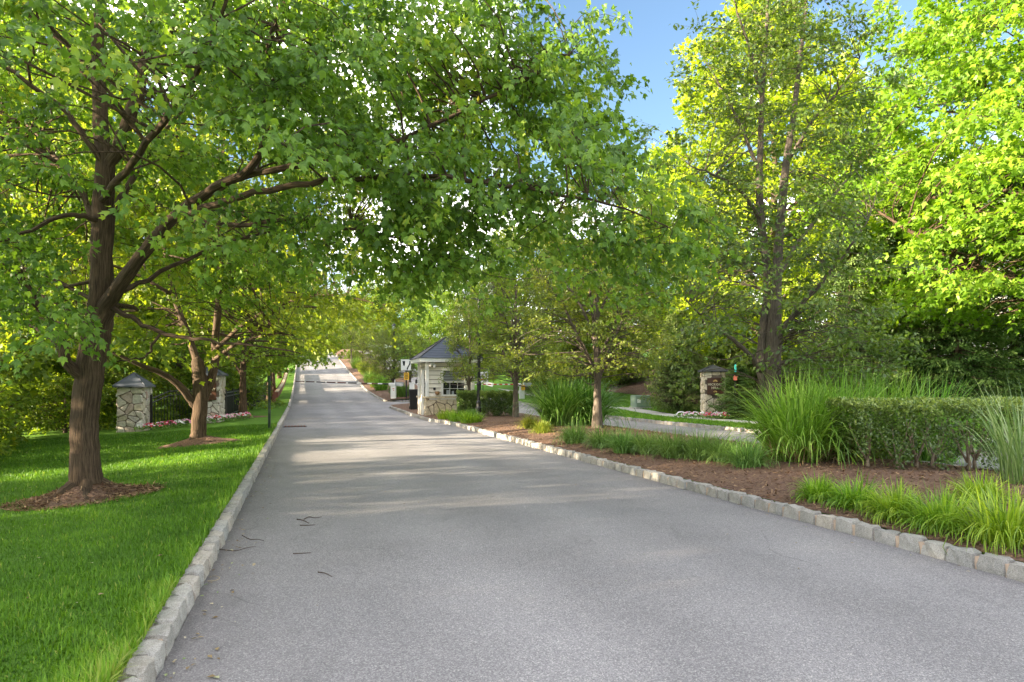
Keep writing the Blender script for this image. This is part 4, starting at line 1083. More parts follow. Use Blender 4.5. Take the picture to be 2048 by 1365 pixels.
def text_mesh(body, size, depth, mat, parent, loc, name):
    cu = bpy.data.curves.new('lettering', 'FONT')
    cu.body = body; cu.size = size; cu.extrude = depth; cu.align_x = 'CENTER'; cu.align_y = 'CENTER'; cu.space_character = 1.1; cu.offset = 0.002; cu.resolution_u = 2
    o = bpy.data.objects.new('lettering', cu); COL.objects.link(o)
    bpy.context.view_layer.update()
    me = bpy.data.meshes.new_from_object(o.evaluated_get(bpy.context.evaluated_depsgraph_get()))
    bpy.data.objects.remove(o)
    R = Matrix.Rotation(math.pi / 2, 4, 'X'); me.transform(Matrix.Translation(loc) @ R)
    me.materials.clear()
    return link(name, me, mat, parent)

def pillar(x, y, w, h, rotz, mat, label, seed, sign=False, cap=0.42, capmat='slate'):
    root = empty('stone_pillar', (x, y, gz(x, y) - 0.05), rotz)
    tag(root, label, 'pillar', 'stone entrance pillars')
    MB().box((0, 0, h / 2), (w - 0.05, w - 0.05, h)).build('core', M['mortar'], root)
    a = w / 2 - 0.025
    for k in range(4):
        an = k * math.pi / 2
        nd = (math.sin(an), -math.cos(an), 0); ud = (math.cos(an), math.sin(an), 0)
        org = (nd[0] * a - ud[0] * a, nd[1] * a - ud[1] * a, 0.0)
        hole = (0.17, 2 * a - 0.17, h - 1.0, h - 0.28) if (sign and k == 0) else None
        stone_face(root, org, ud, (0, 0, 1), nd, 2 * a, h, 0.25, mat, seed + k, hole=hole)
    o = w / 2 + 0.11
    mb = MB()
    mb.add([(-o, -o, h), (o, -o, h), (o, o, h), (-o, o, h), (-o, -o, h + 0.05), (o, -o, h + 0.05), (o, o, h + 0.05), (-o, o, h + 0.05), (0, 0, h + cap)],
           [(3, 2, 1, 0), (0, 1, 5, 4), (1, 2, 6, 5), (2, 3, 7, 6), (3, 0, 4, 7), (4, 5, 8), (5, 6, 8), (6, 7, 8), (7, 4, 8)])
    c = mb.build('cap', M[capmat], root)
    for sx, sy in ((-1, -1), (1, -1), (1, 1), (-1, 1)):
        MB().tube([(sx * o, sy * o, h + 0.055), (0, 0, h + cap + 0.01)], [0.016, 0.016], 6).build('hip_seam', M[capmat], c)
    if sign:
        zc = h - 0.63; yf = -w / 2 - 0.03
        s = MB().box((0, yf, zc), (w * 0.72, 0.05, 0.68)).build('sign_plate', M['sign_brown'], root, bevel=0.006)
        fr = MB()
        for dx, dz, sx, sz in ((0, .35, w * .74, .025), (0, -.35, w * .74, .025), (-w * .365, 0, .025, .7), (w * .365, 0, .025, .7)):
            fr.box((dx, yf - 0.012, zc + dz), (sx, 0.05, sz))
        fr.build('sign_border', M['sign_brown'], s)
        text_mesh('HICKORY', 0.135, 0.006, M['sign_cream'], s, (0, yf - 0.033, zc + 0.075), 'lettering')
        text_mesh('HILL', 0.155, 0.006, M['sign_cream'], s, (0, yf - 0.033, zc - 0.075), 'lettering')
        for zz, sc_ in ((0.185, 1.0), (-0.265, 0.8)):      # fan of gilt leaves above and below the name
            f = MB()
            for k in range(5):
                an = math.radians(25 + k * 32.5); r0, r1 = 0.035 * sc_, 0.115 * sc_
                ca, sa = math.cos(an), math.sin(an); wq = 0.022 * sc_
                f.prism([(ca * r0 - sa * wq * .4, zc + zz + sa * r0 + ca * wq * .4), (ca * r0 + sa * wq * .4, zc + zz + sa * r0 - ca * wq * .4), (ca * r1 * .8 + sa * wq, zc + zz + sa * r1 * .8 - ca * wq), (ca * r1, zc + zz + sa * r1), (ca * r1 * .8 - sa * wq, zc + zz + sa * r1 * .8 + ca * wq)], yf - 0.036, yf - 0.02)
            f.build('gilt_ornament', M['sign_gold'], s)
    return root
RZ = math.radians(16.5)
pillar(pl_(269, 26.0), 26.0, 0.92, 1.72, RZ - 0.12, M['fieldstone'], 'plain fieldstone pillar with dark pyramid cap behind the big maple', 300, cap=0.55)
pillar(pl_(421, 28.2), 28.2, 0.92, 1.98, RZ - 0.12, M['fieldstone'], 'left fieldstone pillar with brown name sign half hidden by the broken maple', 320, sign=True)
pillar(pl_(1426, 30.0), 30.0, 0.9, 2.02, -0.1, M['tanstone'], 'right tan stone pillar with brown name sign behind the exit road', 340, sign=True, cap=0.3, capmat='slate_dark')

def fence(P, label, h=1.25, step=0.13, arch=0.0, posts=2.4):
    P = np.asarray(P, dtype=float)
    s = np.concatenate([[0], np.cumsum(np.linalg.norm(np.diff(P, axis=0), axis=1))])
    x0, y0 = P[0]
    root = empty('iron_fence', (x0, y0, gz(x0, y0)))
    tag(root, label, 'fence', 'black iron fences')
    z0 = gz(x0, y0)
    at = lambda q: (np.interp(q, s, P[:, 0]), np.interp(q, s, P[:, 1]))
    pk = MB().box((0, 0, 0.5), (0.017, 0.017, 1.0)).build('picket', M['black_metal'], root); me = pk.data
    bpy.data.objects.remove(pk)
    n = int(s[-1] / step)
    def top(q): return h + arch * math.sin(math.pi * q / s[-1])
    for k in range(n + 1):
        q = k * step; x, y = at(q)
        o = bpy.data.objects.new('picket', me); COL.objects.link(o); o.parent = root
        o.location = (x - x0, y - y0, gz(x, y) - z0 + 0.03); o.scale = (1, 1, top(q))
    qs = np.linspace(0, s[-1], max(4, int(s[-1] / 0.5)))
    for f in (0.12, -0.06, -0.22):
        pts = []
        for q in qs:
            x, y = at(q); pts.append((x - x0, y - y0, gz(x, y) - z0 + (f if f > 0 else top(q) + f)))
        MB().tube(pts, [0.022] * len(pts), 6).build('rail', M['black_metal'], root)
    for q in np.arange(0, s[-1] + 0.1, posts):
        x, y = at(min(q, s[-1]))
        MB().box((x - x0, y - y0, gz(x, y) - z0 + h / 2), (0.065, 0.065, h + 0.2)).build('fence_post', M['black_metal'], root)
fence([(pl_(300, 26.2), 26.3), (pl_(405, 28.2), 28.1)], 'arched black iron fence panel between the two left stone pillars', 1.25, arch=0.28, posts=9)
fence([(pl_(440, 28.8), 28.6), (pl_(470, 34), 34.0), (pl_(500, 40), 40.0), (pl_(522, 46), 46.0), (pl_(545, 60), 60.0)], 'black iron fence running uphill right of the signed left pillar', 1.2, step=0.16)

# ------------------------------------------------------------------ flower beds
def flower_clump(x, y, r, label, seed):
    g = np.random.default_rng(seed)
    root = empty('impatiens_plant', (x, y, gz(x, y))); tag(root, label, 'flowers', 'bedding flowers by the pillars')
    n = 90
    a = g.uniform(0, 6.28, n); q = np.sqrt(g.uniform(0, 1, n)) * r; z = 0.26 * np.sqrt(np.clip(1 - (q / r / 1.08) ** 2, 0, 1)) * g.uniform(0.5, 1, n)
    pos = np.stack([np.cos(a) * q, np.sin(a) * q, z], 1)
    tip = np.stack([np.cos(a), np.sin(a), g.uniform(-.3, .4, n)], 1) + g.normal(0, .4, (n, 3)); nrm = g.normal(0, .4, (n, 3)) + [0, 0, 1]
    v, f, rr = leaves(OVAL, pos, tip, nrm, g.uniform(0.07, 0.12, n), g.uniform(0, 1, n))
    link('foliage', mesh_np('foliage', v, f, rr), M['mound_blade'], root)
    sel = g.permutation(['petal_white', 'petal_pink', 'petal_pink', 'petal_white', 'petal_red'])[:2]
    for m_ in sel:
        k = int(g.integers(16, 26)); V, F, R = [], [], []
        for i in range(k):
            aa = g.uniform(0, 6.28); qq = math.sqrt(g.uniform(0, 1)) * r * 0.95
            c = np.array([math.cos(aa) * qq, math.sin(aa) * qq, 0.27 * math.sqrt(max(0, 1 - (qq / r / 1.1) ** 2)) + 0.03])
            nn = unit(np.array([math.cos(aa) * qq / r, math.sin(aa) * qq / r, 0.8]) + g.normal(0, .2, 3) + [0, -0.5, 0])
            u = unit(np.cross(nn, [0.3, 0.5, 0.9])); w = np.cross(nn, u); pr = g.uniform(0.03, 0.045); b = sum(len(q) for q in V)
            pts = [c] + [c + (u * math.cos(t) + w * math.sin(t)) * pr * (1.0 if j % 2 == 0 else 0.62) + nn * 0.008 for j, t in enumerate(np.arange(10) * 0.6283)]
            V.append(np.array(pts)); F += [(b, b + 1 + j, b + 1 + (j + 1) % 10) for j in range(10)]; R += [g.uniform(0, 1)] * 11
        link('blossom_cluster', mesh_np('blossom_cluster', np.concatenate(V), np.array(F), R), M[m_], root)['kind'] = 'stuff'
words = ['first', 'second', 'third', 'fourth', 'fifth', 'sixth', 'seventh', 'eighth', 'ninth', 'tenth', 'eleventh', 'twelfth', 'thirteenth', 'fourteenth']
lx = [(282, 25.4), (297, 25.3), (312, 25.7), (326, 25.8), (341, 26.1), (356, 26.3), (371, 26.6), (418, 27.0), (432, 27.3), (444, 27.4), (457, 27.6), (470, 27.9), (482, 28.2), (492, 28.5)]
for k, (px, d) in enumerate(lx):
    flower_clump(pl_(px, d), d, 0.24 if k else 0.2, f'pink and white bedding flowers, {words[k]} clump from the plain left pillar', 500 + k)
for k, (px, d) in enumerate([(1362, 28.3), (1376, 28.2), (1391, 28.1), (1406, 28.0), (1420, 27.9), (1434, 27.9), (1448, 27.9)]):
    flower_clump(pl_(px, d), d, 0.25, f'pink bedding flowers at the right pillar, {words[k]} clump from the hemlock side', 540 + k)

# ------------------------------------------------------------------ gatehouse
def gatehouse():
    x, y = -3.16, 32.35
    rz = math.radians(17)
    z0 = float(zr(31)) + KH - 0.06
    R = empty('gatehouse', (x, y, z0), rz)
    tag(R, 'small cream gatehouse with hipped slate roof and fieldstone base on the median', 'gatehouse')
    w = 1.12; hb = 0.86; he = 2.5                      # half width, base height, eave height
    MB().box((0, 0, hb / 2 - 0.1), (2 * w - 0.04, 2 * w - 0.04, hb + 0.2)).build('base_core', M['mortar'], R)
    for k in range(4):
        an = k * math.pi / 2
        nd = (math.sin(an), -math.cos(an), 0); ud = (math.cos(an), math.sin(an), 0); a = w - 0.02
        stone_face(R, (nd[0] * a - ud[0] * a, nd[1] * a - ud[1] * a, -0.05), ud, (0, 0, 1), nd, 2 * a, hb + 0.03, 0.33, M['tanstone'], 700 + k)
    cap = MB()
    for dx, dy, sx, sy in ((0, -w - .01, 2 * w + .16, .14), (0, w + .01, 2 * w + .16, .14), (-w - .01, 0, .14, 2 * w - .12), (w + .01, 0, .14, 2 * w - .12)):
        cap.box((dx, dy, hb + 0.03), (sx, sy, 0.08))
    cap.build('stone_ledge', M['tanstone'], R, bevel=0.008)
    MB().box((0, 0, (hb + he) / 2 + 0.03), (2 * w - 0.2, 2 * w - 0.2, he - hb - 0.08)).build('shadow_gap_core', M['mortar'], R)  # mortar-toned core; its dark colour stands for shadow between the clapboards
    # clapboards, side by side walls; windows leave gaps
    def wall(k, win):
        an = k * math.pi / 2
        grp = empty('wall'); grp.parent = R; grp.rotation_euler[2] = an
        yb = -(w - 0.1)
        nb = 8; bh = (he - hb - 0.08) / nb
        for j in range(nb):
            z = hb + 0.07 + (j + 0.5) * bh
            bh_ = bh - 0.022
            spans = [(-w + .06, w - .06)]
            if win and win[2] < z < win[3]:
                spans = [(-w + .06, win[0] - .02), (win[1] + .02, w - .06)]
            for a, b in spans:
                if b - a < 0.05: continue
                m = MB()
                m.add([(a, yb, z - bh_ / 2), (b, yb, z - bh_ / 2), (b, yb - .055, z - bh_ / 2), (a, yb - .055, z - bh_ / 2), (a, yb - .008, z + bh_ / 2), (b, yb - .008, z + bh_ / 2), (a, yb, z + bh_ / 2), (b, yb, z + bh_ / 2)],
                      [(0, 1, 2, 3), (3, 2, 5, 4), (4, 5, 7, 6), (0, 3, 4, 6), (1, 7, 5, 2), (0, 6, 7, 1)])
                m.build('clapboard', M['cream_paint'], grp)
        if win:
            x0, x1, za, zb = win; xm, zm = (x0 + x1) / 2, (za + zb) / 2
            MB().box((xm, yb - .012, zm), (x1 - x0, .02, zb - za)).build('window_pane', M['glass'], grp)
            fr = MB()
            for c, s in (((x0, yb - .04, zm), (.09, .08, zb - za + .1)), ((x1, yb - .04, zm), (.09, .08, zb - za + .1)), ((xm, yb - .04, zb + .02), (x1 - x0 - .09, .08, .09)), ((xm, yb - .045, za - .02), (x1 - x0 - .09, .1, .07)), ((xm, yb - .035, zm + .02), (x1 - x0 - .09, .06, .055))):
                fr.box(c, s)
            fr.build('window_frame', M['white_paint'], grp)
            g_ = MB()
            for f in (1 / 3, 2 / 3): g_.box((x0 + (x1 - x0) * f, yb - .028, (za + zm) / 2), (.018, .02, zm - za - .02))
            g_.box((xm, yb - .029, (za + zm) / 2), (x1 - x0 - .1, .017, .018))
            g_.build('muntin', M['white_paint'], grp)
            for j in range(7): MB().box((xm, yb - .03, zm + .09 + j * .075), (x1 - x0 - .1, .012, .05)).build('blind_slat', M['grey_metal'], grp)
            # things on the sill inside the dim room
            MB().box((x0 + .28, yb - .026, za + .12), (.16, .006, .2)).box((x0 + .5, yb - .026, za + .1), (.1, .006, .16)).build('sill_clutter', M['grey_metal'], grp)
        return grp
    front = wall(0, (-.36, .72, 1.0, 2.15))
    side_r = wall(1, (-.6, .6, 1.0, 2.15)); wall(2, None)
    left = wall(3, None)
    for sx in (-1, 1):
        for sy in (-1, 1):
            MB().box((sx * (w - .06), sy * (w - .06), (hb + he) / 2 + .06), (.15, .15, he - hb - .02)).build('corner_post', M['white_paint'], R, bevel=0.006)
    MB().box((0, -w + .02, 1.0 - .16), (2 * w - .3, .1, .1)).build('sill_board', M['white_paint'], R)
    # door on the road side with white jambs
    d = MB().box((-(w + .012), -.12, 1.12), (.06, .8, 2.1)).build('door', M['cream_paint'], R)
    MB().box((-(w + .05), -.58, 1.1), (.11, .11, 2.16)).build('door_jamb', M['white_paint'], R)
    MB().box((-(w + .05), .34, 1.1), (.11, .11, 2.16)).build('door_jamb', M['white_paint'], R)
    MB().box((-(w + .07), -.42, 1.05), (.06, .05, .12)).build('door_handle', M['black_metal'], d)
    # wall bracket ornament, meter box and the little round sconce
    b = MB(); b.tube([(-w - .1, .62, 1.78), (-w - .16, .62, 1.7), (-w - .16, .62, 1.55)], [.014] * 3, 6); b.tube([(-w - .16, .48, 1.62), (-w - .16, .76, 1.62)], [.016] * 2, 6); b.lathe([(.01, 1.5), (.05, 1.56), (.05, 1.68), (.02, 1.72)], (-w - .16, .62, 0), 8)
    b.build('wall_lantern', M['black_metal'], R)
    MB().box((-.72, -w + .04, 1.28), (.1, .06, .12)).build('call_button_box', M['black_plastic'], R)
    MB().lathe([(.02, 1.0), (.09, 1.03), (.11, 1.1), (.1, 1.16), (.03, 1.17)], (-.6, -w - .02, 0), 12).build('round_sconce', M['pot'], R)
    # eaves and roof
    o = w + .3
    MB().box((0, 0, he + .06), (2 * o - .04, 2 * o - .04, .1)).build('soffit', M['white_paint'], R)
    fa = MB()
    for dx, dy, sx, sy in ((0, -o, 2 * o + .04, .04), (0, o, 2 * o + .04, .04), (-o, 0, .04, 2 * o - .04), (o, 0, .04, 2 * o - .04)): fa.box((dx, dy, he + .08), (sx, sy, .17))
    fa.build('fascia', M['white_paint'], R)
    q = o + .05; hz = he + .168; ap = he + 1.2
    rf = MB().add([(-q, -q, hz), (q, -q, hz), (q, q, hz), (-q, q, hz), (0, 0, ap)], [(3, 2, 1, 0), (0, 1, 4), (1, 2, 4), (2, 3, 4), (3, 0, 4)]).build('roof', M['slate'], R)
    # courses of slates, one strip for each course and slope
    for k in range(4):
        an = k * math.pi / 2; ca, sa = math.cos(an), math.sin(an)
        for c in range(9):
            f0, f1 = c / 9, min(1, (c + 1.06) / 9); lift0, lift1 = .022, .006
            def pt(f, s, l): v = (s * q * (1 - f), -q * (1 - f), hz + (ap - hz) * f + l); return (v[0] * ca - v[1] * sa, v[0] * sa + v[1] * ca, v[2])
            m = MB().add([pt(f0, -1, lift0), pt(f0, 1, lift0), pt(f1, 1, lift1), pt(f1, -1, lift1), pt(f0, -1, 0.001), pt(f0, 1, 0.001)], [(0, 1, 2, 3), (4, 5, 1, 0), (0, 3, 4), (1, 5, 2)])
            m.build('slate_course', M['slate_dark'] if k in (3,) else M['slate'], rf)
    for sx, sy in ((-1, -1), (1, -1), (1, 1), (-1, 1)):
        MB().tube([(sx * q, sy * q, hz + .02), (0, 0, ap + .03)], [.03, .03], 6).build('hip_cap', M['slate_dark'], rf)
    # twin flood lamp at the eave
    fl = MB(); fl.lathe([(.03, 0), (.06, .03), (.085, .13), (.075, .15)], (-.75, -w - .12, he - .26), 10); fl.lathe([(.03, 0), (.06, .03), (.085, .13), (.075, .15)], (-.92, -w - .12, he - .22), 10); fl.box((-.83, -w - .06, he - .06), (.2, .1, .1))
    fl.build('flood_lamp', M['white_paint'], R)
    return R
gatehouse()

# ------------------------------------------------------------------ barrier, cabinets, signs by the gate
def barrier(x, y, L, ang, label, pitch, grp, yellow=False):
    z = gz(x, y)
    R = empty('barrier_gate', (x, y, z), ang); tag(R, label, 'barrier', grp)
    c = MB().box((0, 0, .45), (.36, .34, .9)).build('cabinet', M['white_paint'], R, bevel=.015)
    MB().box((0, -.18, .5), (.26, .012, .6)).build('cabinet_door', M['white_paint'], c)
    MB().box((.04, -.19, .72), (.14, .01, .045)).box((.05, -.19, .6), (.06, .01, .06)).build('warning_label', M['red'] if not yellow else M['yellow'], c)
    h = MB(); h.box((-.05, 0, 1.02), (.5, .4, .22)); h.build('housing', M['white_paint'], R, bevel=.03)
    h2 = MB(); h2.prism([(.14, .93), (.66, .88), (.7, .92), (.7, 1.14), (.62, 1.19), (.14, 1.19)], -.2, .2); h2.build('counterweight_cover', M['grey_metal'], R)
    MB().box((.1, -.02, 1.2), (.05, .05, .3)).build('arm_bracket', M['white_paint'], R)
    d = np.array([-math.cos(pitch), 0, math.sin(pitch)])
    p0 = np.array([-.2, -.23, 1.05])
    n = 9
    arm = MB().tube([p0 + d * .0, p0 + d * L], [.05, .028], 6).build('arm', M['white_paint'], R)
    for k in range(n):
        a0, a1 = (k + .15) / n * L, (k + (.72 if k < 3 or yellow else .98)) / n * L
        MB().tube([p0 + d * a0, p0 + d * a1], [.054 - .022 * (a0 / L)] * 2, 6).build('stripe', M['red'] if yellow else (M['arm_dark'] if k % 3 else M['black_plastic']), arm)
    MB().tube([p0 + d * (L * .55), p0 + d * (L * .55) + [0, 0, .22]], [.012, .012], 6).build('arm_rod', M['grey_metal'], arm)
    return R
barrier(pl_(787, 49.3), 49.3, 6.9, math.radians(-2), 'white barrier cabinet with long striped arm lowered across the entry road', .028, 'vehicle barriers')
b2 = barrier(pl_(1044, 50.0), 50.0, 3.6, math.radians(4), 'white exit barrier cabinet with yellow label beside the sidewalk', 0.0, 'vehicle barriers', yellow=True)
MB().box((.06, -.24, .82), (.28, .03, .36)).build('yellow_notice', M['yellow'], b2)
tk = MB().box((0, 0, .5), (.34, .3, 1.0)).box((0, 0, 1.04), (.4, .36, .08))
tag(tk.build('ticket_cabinet', M['white_paint'], loc=(pl_(824, 49.2), 49.2, gz(pl_(824, 49.2), 49.2)), bevel=.01), 'plain white cabinet between the yellow sign and gatehouse', 'cabinet')
def bin_():
    x, y = pl_(827, 36.6), 36.6; R = empty('trash_bin', (x, y, gz(x, y)), .2); tag(R, 'tall black plastic bin beside the gatehouse door', 'bin')
    b = MB(); b.add([(sx * (.17 if z == 0 else .24), sy * (.2 if z == 0 else .27), z) for z in (0, 1.0) for sx, sy in ((-1, -1), (1, -1), (1, 1), (-1, 1))], [(3, 2, 1, 0), (4, 5, 6, 7), (0, 1, 5, 4), (1, 2, 6, 5), (2, 3, 7, 6), (3, 0, 4, 7)])
    b.build('body', M['black_plastic'], R, bevel=.02)
    MB().box((0, 0, 1.04), (.52, .58, .07)).build('lid', M['black_plastic'], R, bevel=.02)
    MB().tube([(-.22, .3, .98), (.22, .3, .98)], [.02, .02], 8).build('handle', M['black_plastic'], R)
    for sx in (-1, 1): MB().tube([(sx * .16, .23, .09), (sx * .22, .23, .09)], [.09, .09], 12).build('wheel', M['black_plastic'], R)
bin_()
def signpost(name, x, y, h, plate, label, mat='black_metal', pr=.03, rz=0.0, detail=None):
    R = empty(name, (x, y, gz(x, y)), rz); tag(R, label, 'sign')
    MB().box((0, .03, h / 2 - .1), (pr * 2, pr * 1.4, h + .2)).build('post', M[mat], R)
    if plate:
        w, hh, zc, m = plate
        p = MB().box((0, -.01, zc), (w, .018, hh)).build('plate', M[m], R, bevel=.004)
        if detail: detail(p, zc)
    return R
def yellow_detail(p, zc):
    m = MB()
    for dz, w in ((.17, .26), (.06, .2), (-.04, .26), (-.14, .18)): m.box((0, -.023, zc + dz), (w, .008, .045))
    m.build('print_line', M['black_plastic'], p)
signpost('notice_sign', pl_(813, 48.9), 48.9, 1.85, (.36, .52, 1.56, 'yellow'), 'small yellow notice on a dark post behind the barrier', detail=yellow_detail)
def arrow_detail(p, zc):
    m = MB()
    m.prism([(-.26, zc + .28), (-.06, zc + .28), (-.07, zc + .02), (-.13, zc - .1), (-.2, zc - .02)], -.03, -.021)
    c = [(.2 - .1 * math.cos(t), zc - .34 + .62 * k / 9 + 0) for k, t in enumerate(np.linspace(0, 3.6, 10))]
    poly = [(x - .045, z) for x, z in c] + [(x + .045, z) for x, z in c[::-1]]
    m.prism(poly, -.03, -.021)
    m.build('black_symbol', M['black_plastic'], p)
signpost('road_sign', pl_(812, 49.9), 49.9, 2.75, (.74, .8, 2.36, 'white_paint'), 'white square road sign with black curved mark left of the gatehouse roof', detail=arrow_detail)
def board_detail(p, zc):
    MB().box((0, -.023, zc - .22), (.5, .008, .12)).build('red_band', M['red'], p)
signpost('notice_board', pl_(966, 56.0), 56.0, 2.1, (.85, .9, 1.55, 'white_paint'), 'white board on a post beside the sidewalk behind the lamp post', detail=board_detail)
signpost('marker_post', pl_(538, 21.4), 21.4, 1.7, None, 'thin dark green post at the left lawn edge by the kerb', 'green_metal', pr=.035)
def hydrant_marker():
    x, y = pl_(1471, 27.6), 27.6; R = empty('hanging_marker', (x, y, gz(x, y))); tag(R, 'teal and coral hanging marker between right pillar and two-stemmed pear', 'marker')
    MB().tube([(0, .06, -.1), (0, .06, 2.25), (0, .0, 2.3)], [.014] * 3, 6).build('rod', M['black_metal'], R)
    MB().lathe([(.02, 1.93), (.045, 1.94), (.045, 2.22), (.02, 2.24)], (0, 0, 0), 10).build('teal_tube', M['teal'], R)
    MB().prism([(-.07, 1.6), (.07, 1.6), (.05, 1.67), (.08, 1.77), (.02, 1.72), (-.03, 1.79), (-.08, 1.75)], -.02, .02).build('coral_plate', M['coral'], R)
hydrant_marker()
def lamp(x, y, h, label, double=True, rz=0.0):
    R = empty('lamp_post', (x, y, gz(x, y)), rz); tag(R, label, 'lamp post', 'black lamp posts')
    MB().lathe([(.2, -.1), (.2, .06), (.16, .1), (.16, .3), (.12, .36), (.12, .5), (.15, .53), (.12, .57), (.085, .62), (.085, 1.25), (.105, 1.28), (.105, 1.34), (.07, 1.4), (.06, h)], n=14).build('post', M['black_metal'], R, smooth=False)
    if double: MB().tube([(-.55, 0, h - .1), (-.3, 0, h - .05), (0, 0, h - .1), (.3, 0, h - .05), (.55, 0, h - .1)], [.028] * 5, 8).build('cross_arm', M['black_metal'], R)
    for sx in ((-.55, .55) if double else (0,)):
        zb = h - (.1 if double else 0)
        l = MB().lathe([(.05, zb), (.11, zb + .06), (.1, zb + .1)], (sx, 0, 0), 10).build('lantern', M['black_metal'], R)
        MB().lathe([(.1, zb + .1), (.17, zb + .42), (.16, zb + .44)], (sx, 0, 0), 10).build('lantern_glass', M['lampglass'], l)
        MB().lathe([(.2, zb + .44), (.12, zb + .56), (.04, zb + .64), (.015, zb + .74)], (sx, 0, 0), 10).build('lantern_hood', M['black_metal'], l)
lamp(pl_(958, 29.0), 29.0, 5.0, 'black double lamp post rising from the clipped hedge by the gatehouse')
lamp(pl_(788, 52.5), 52.5, 4.9, 'black lamp post on the uphill median behind the barrier', double=False)

# utility box, drain, guardrail, house
def ubox():
    x, y = pl_(1281, 38.0), 38.0; R = empty('utility_box', (x, y, gz(x, y)), .25); tag(R, 'pale green utility box on the grass beside the hemlock', 'utility box')
    MB().box((0, 0, .0), (1.0, .9, .16)).build('pad', M['concrete'], R)
    MB().box((0, .05, .4), (.85, .7, .66)).build('body', M['transformer'], R, bevel=.012)
    MB().add([(-.43, -.31, .08), (.43, -.31, .08), (.43, -.42, .1), (-.43, -.42, .1), (-.43, -.31, .74), (.43, -.31, .74), (.43, -.36, .7), (-.43, -.36, .7)], [(3, 2, 1, 0), (4, 5, 6, 7), (0, 1, 5, 4), (1, 2, 6, 5), (2, 3, 7, 6), (3, 0, 4, 7)]).build('door', M['transformer'], R)
    MB().box((-.28, -.41, .42), (.2, .012, .2)).build('warning_label', M['white_paint'], R)
    MB().box((.08, -.42, .38), (.05, .03, .1)).build('lock', M['grey_metal'], R)
ubox()
def grate():
    y = 25.2; x = float(LE(y)) + .5; R = empty('storm_drain', (x, y, float(zr(y)) + .004), math.atan(.307)); tag(R, 'rusty storm drain grate in the road against the left kerb', 'drain')
    MB().box((0, 0, .006), (.82, .6, .012)).build('frame', M['iron'], R)
    for k in range(7): MB().box((-.33 + k * .11, 0, .022), (.05, .52, .02)).build('bar', M['timber'], R)
grate()
def guardrail():
    ys = np.arange(45.0, 82, 3.0); x0, y0 = float(LE(45.0)) - .95, 45.0
    R = empty('timber_guardrail', (x0, y0, gz(x0, y0))); tag(R, 'red-brown timber guardrail running uphill along the left kerb', 'guardrail')
    z0 = gz(x0, y0)
    for k in range(len(ys) - 1):
        a = np.array([float(LE(ys[k])) - .95, ys[k]]); b = np.array([float(LE(ys[k + 1])) - .95, ys[k + 1]])
        ta = gz(*a) - z0; tb = gz(*b) - z0; d = (b - a) / np.linalg.norm(b - a); nn = np.array([-d[1], d[0]])
        b = b - d * .02
        def bm_(lo, hi, w, nm, mat, o=0.0):
            P = []
            for p, t in ((a, ta), (b, tb)):
                for s, z in ((-w, lo), (w, lo), (w, hi), (-w, hi)): q = p - np.array([x0, y0]) + nn * (s + o); P.append((q[0], q[1], t + z))
            MB().add(P, [(0, 1, 2, 3), (7, 6, 5, 4), (0, 4, 5, 1), (1, 5, 6, 2), (2, 6, 7, 3), (3, 7, 4, 0)]).build(nm, mat, R)
        bm_(.38, .72, .1, 'beam', M['timber'])
        bm_(.725, .76, .12, 'top_board', M['timber_pale'])
        MB().box((a[0] - x0 + nn[0] * .16, a[1] - y0 + nn[1] * .16, ta + .25), (.18, .18, 1.0), math.atan2(d[1], d[0])).build('post', M['timber'], R)
guardrail()
def house():
    x, y = 31.0, 46.0; R = empty('house', (x, y, gz(x, y) - 1.0), math.radians(-28)); tag(R, 'pale sided house glimpsed through the maple and spruces at right', 'house')
    MB().box((0, 0, 5.5), (16, 10, 11)).build('wall', M['house_wall'], R)
    for i in range(4):
        for j in range(3):
            w = MB().box((-5.7 + i * 3.8, -5.03, 2.4 + j * 3.2), (1.3, .06, 1.8)).build('window', M['white_paint'], R)
            MB().box((-5.7 + i * 3.8, -5.07, 2.4 + j * 3.2), (1.1, .05, 1.6)).build('pane', M['glass'], w)
    MB().add([(-8.4, -5.5, 11), (8.4, -5.5, 11), (8.4, 5.5, 11), (-8.4, 5.5, 11), (-8.4, 0, 14.5), (8.4, 0, 14.5)], [(3, 2, 1, 0), (0, 1, 5, 4), (2, 3, 4, 5), (0, 4, 3), (1, 2, 5)]).build('roof', M['slate_dark'], R)
house()

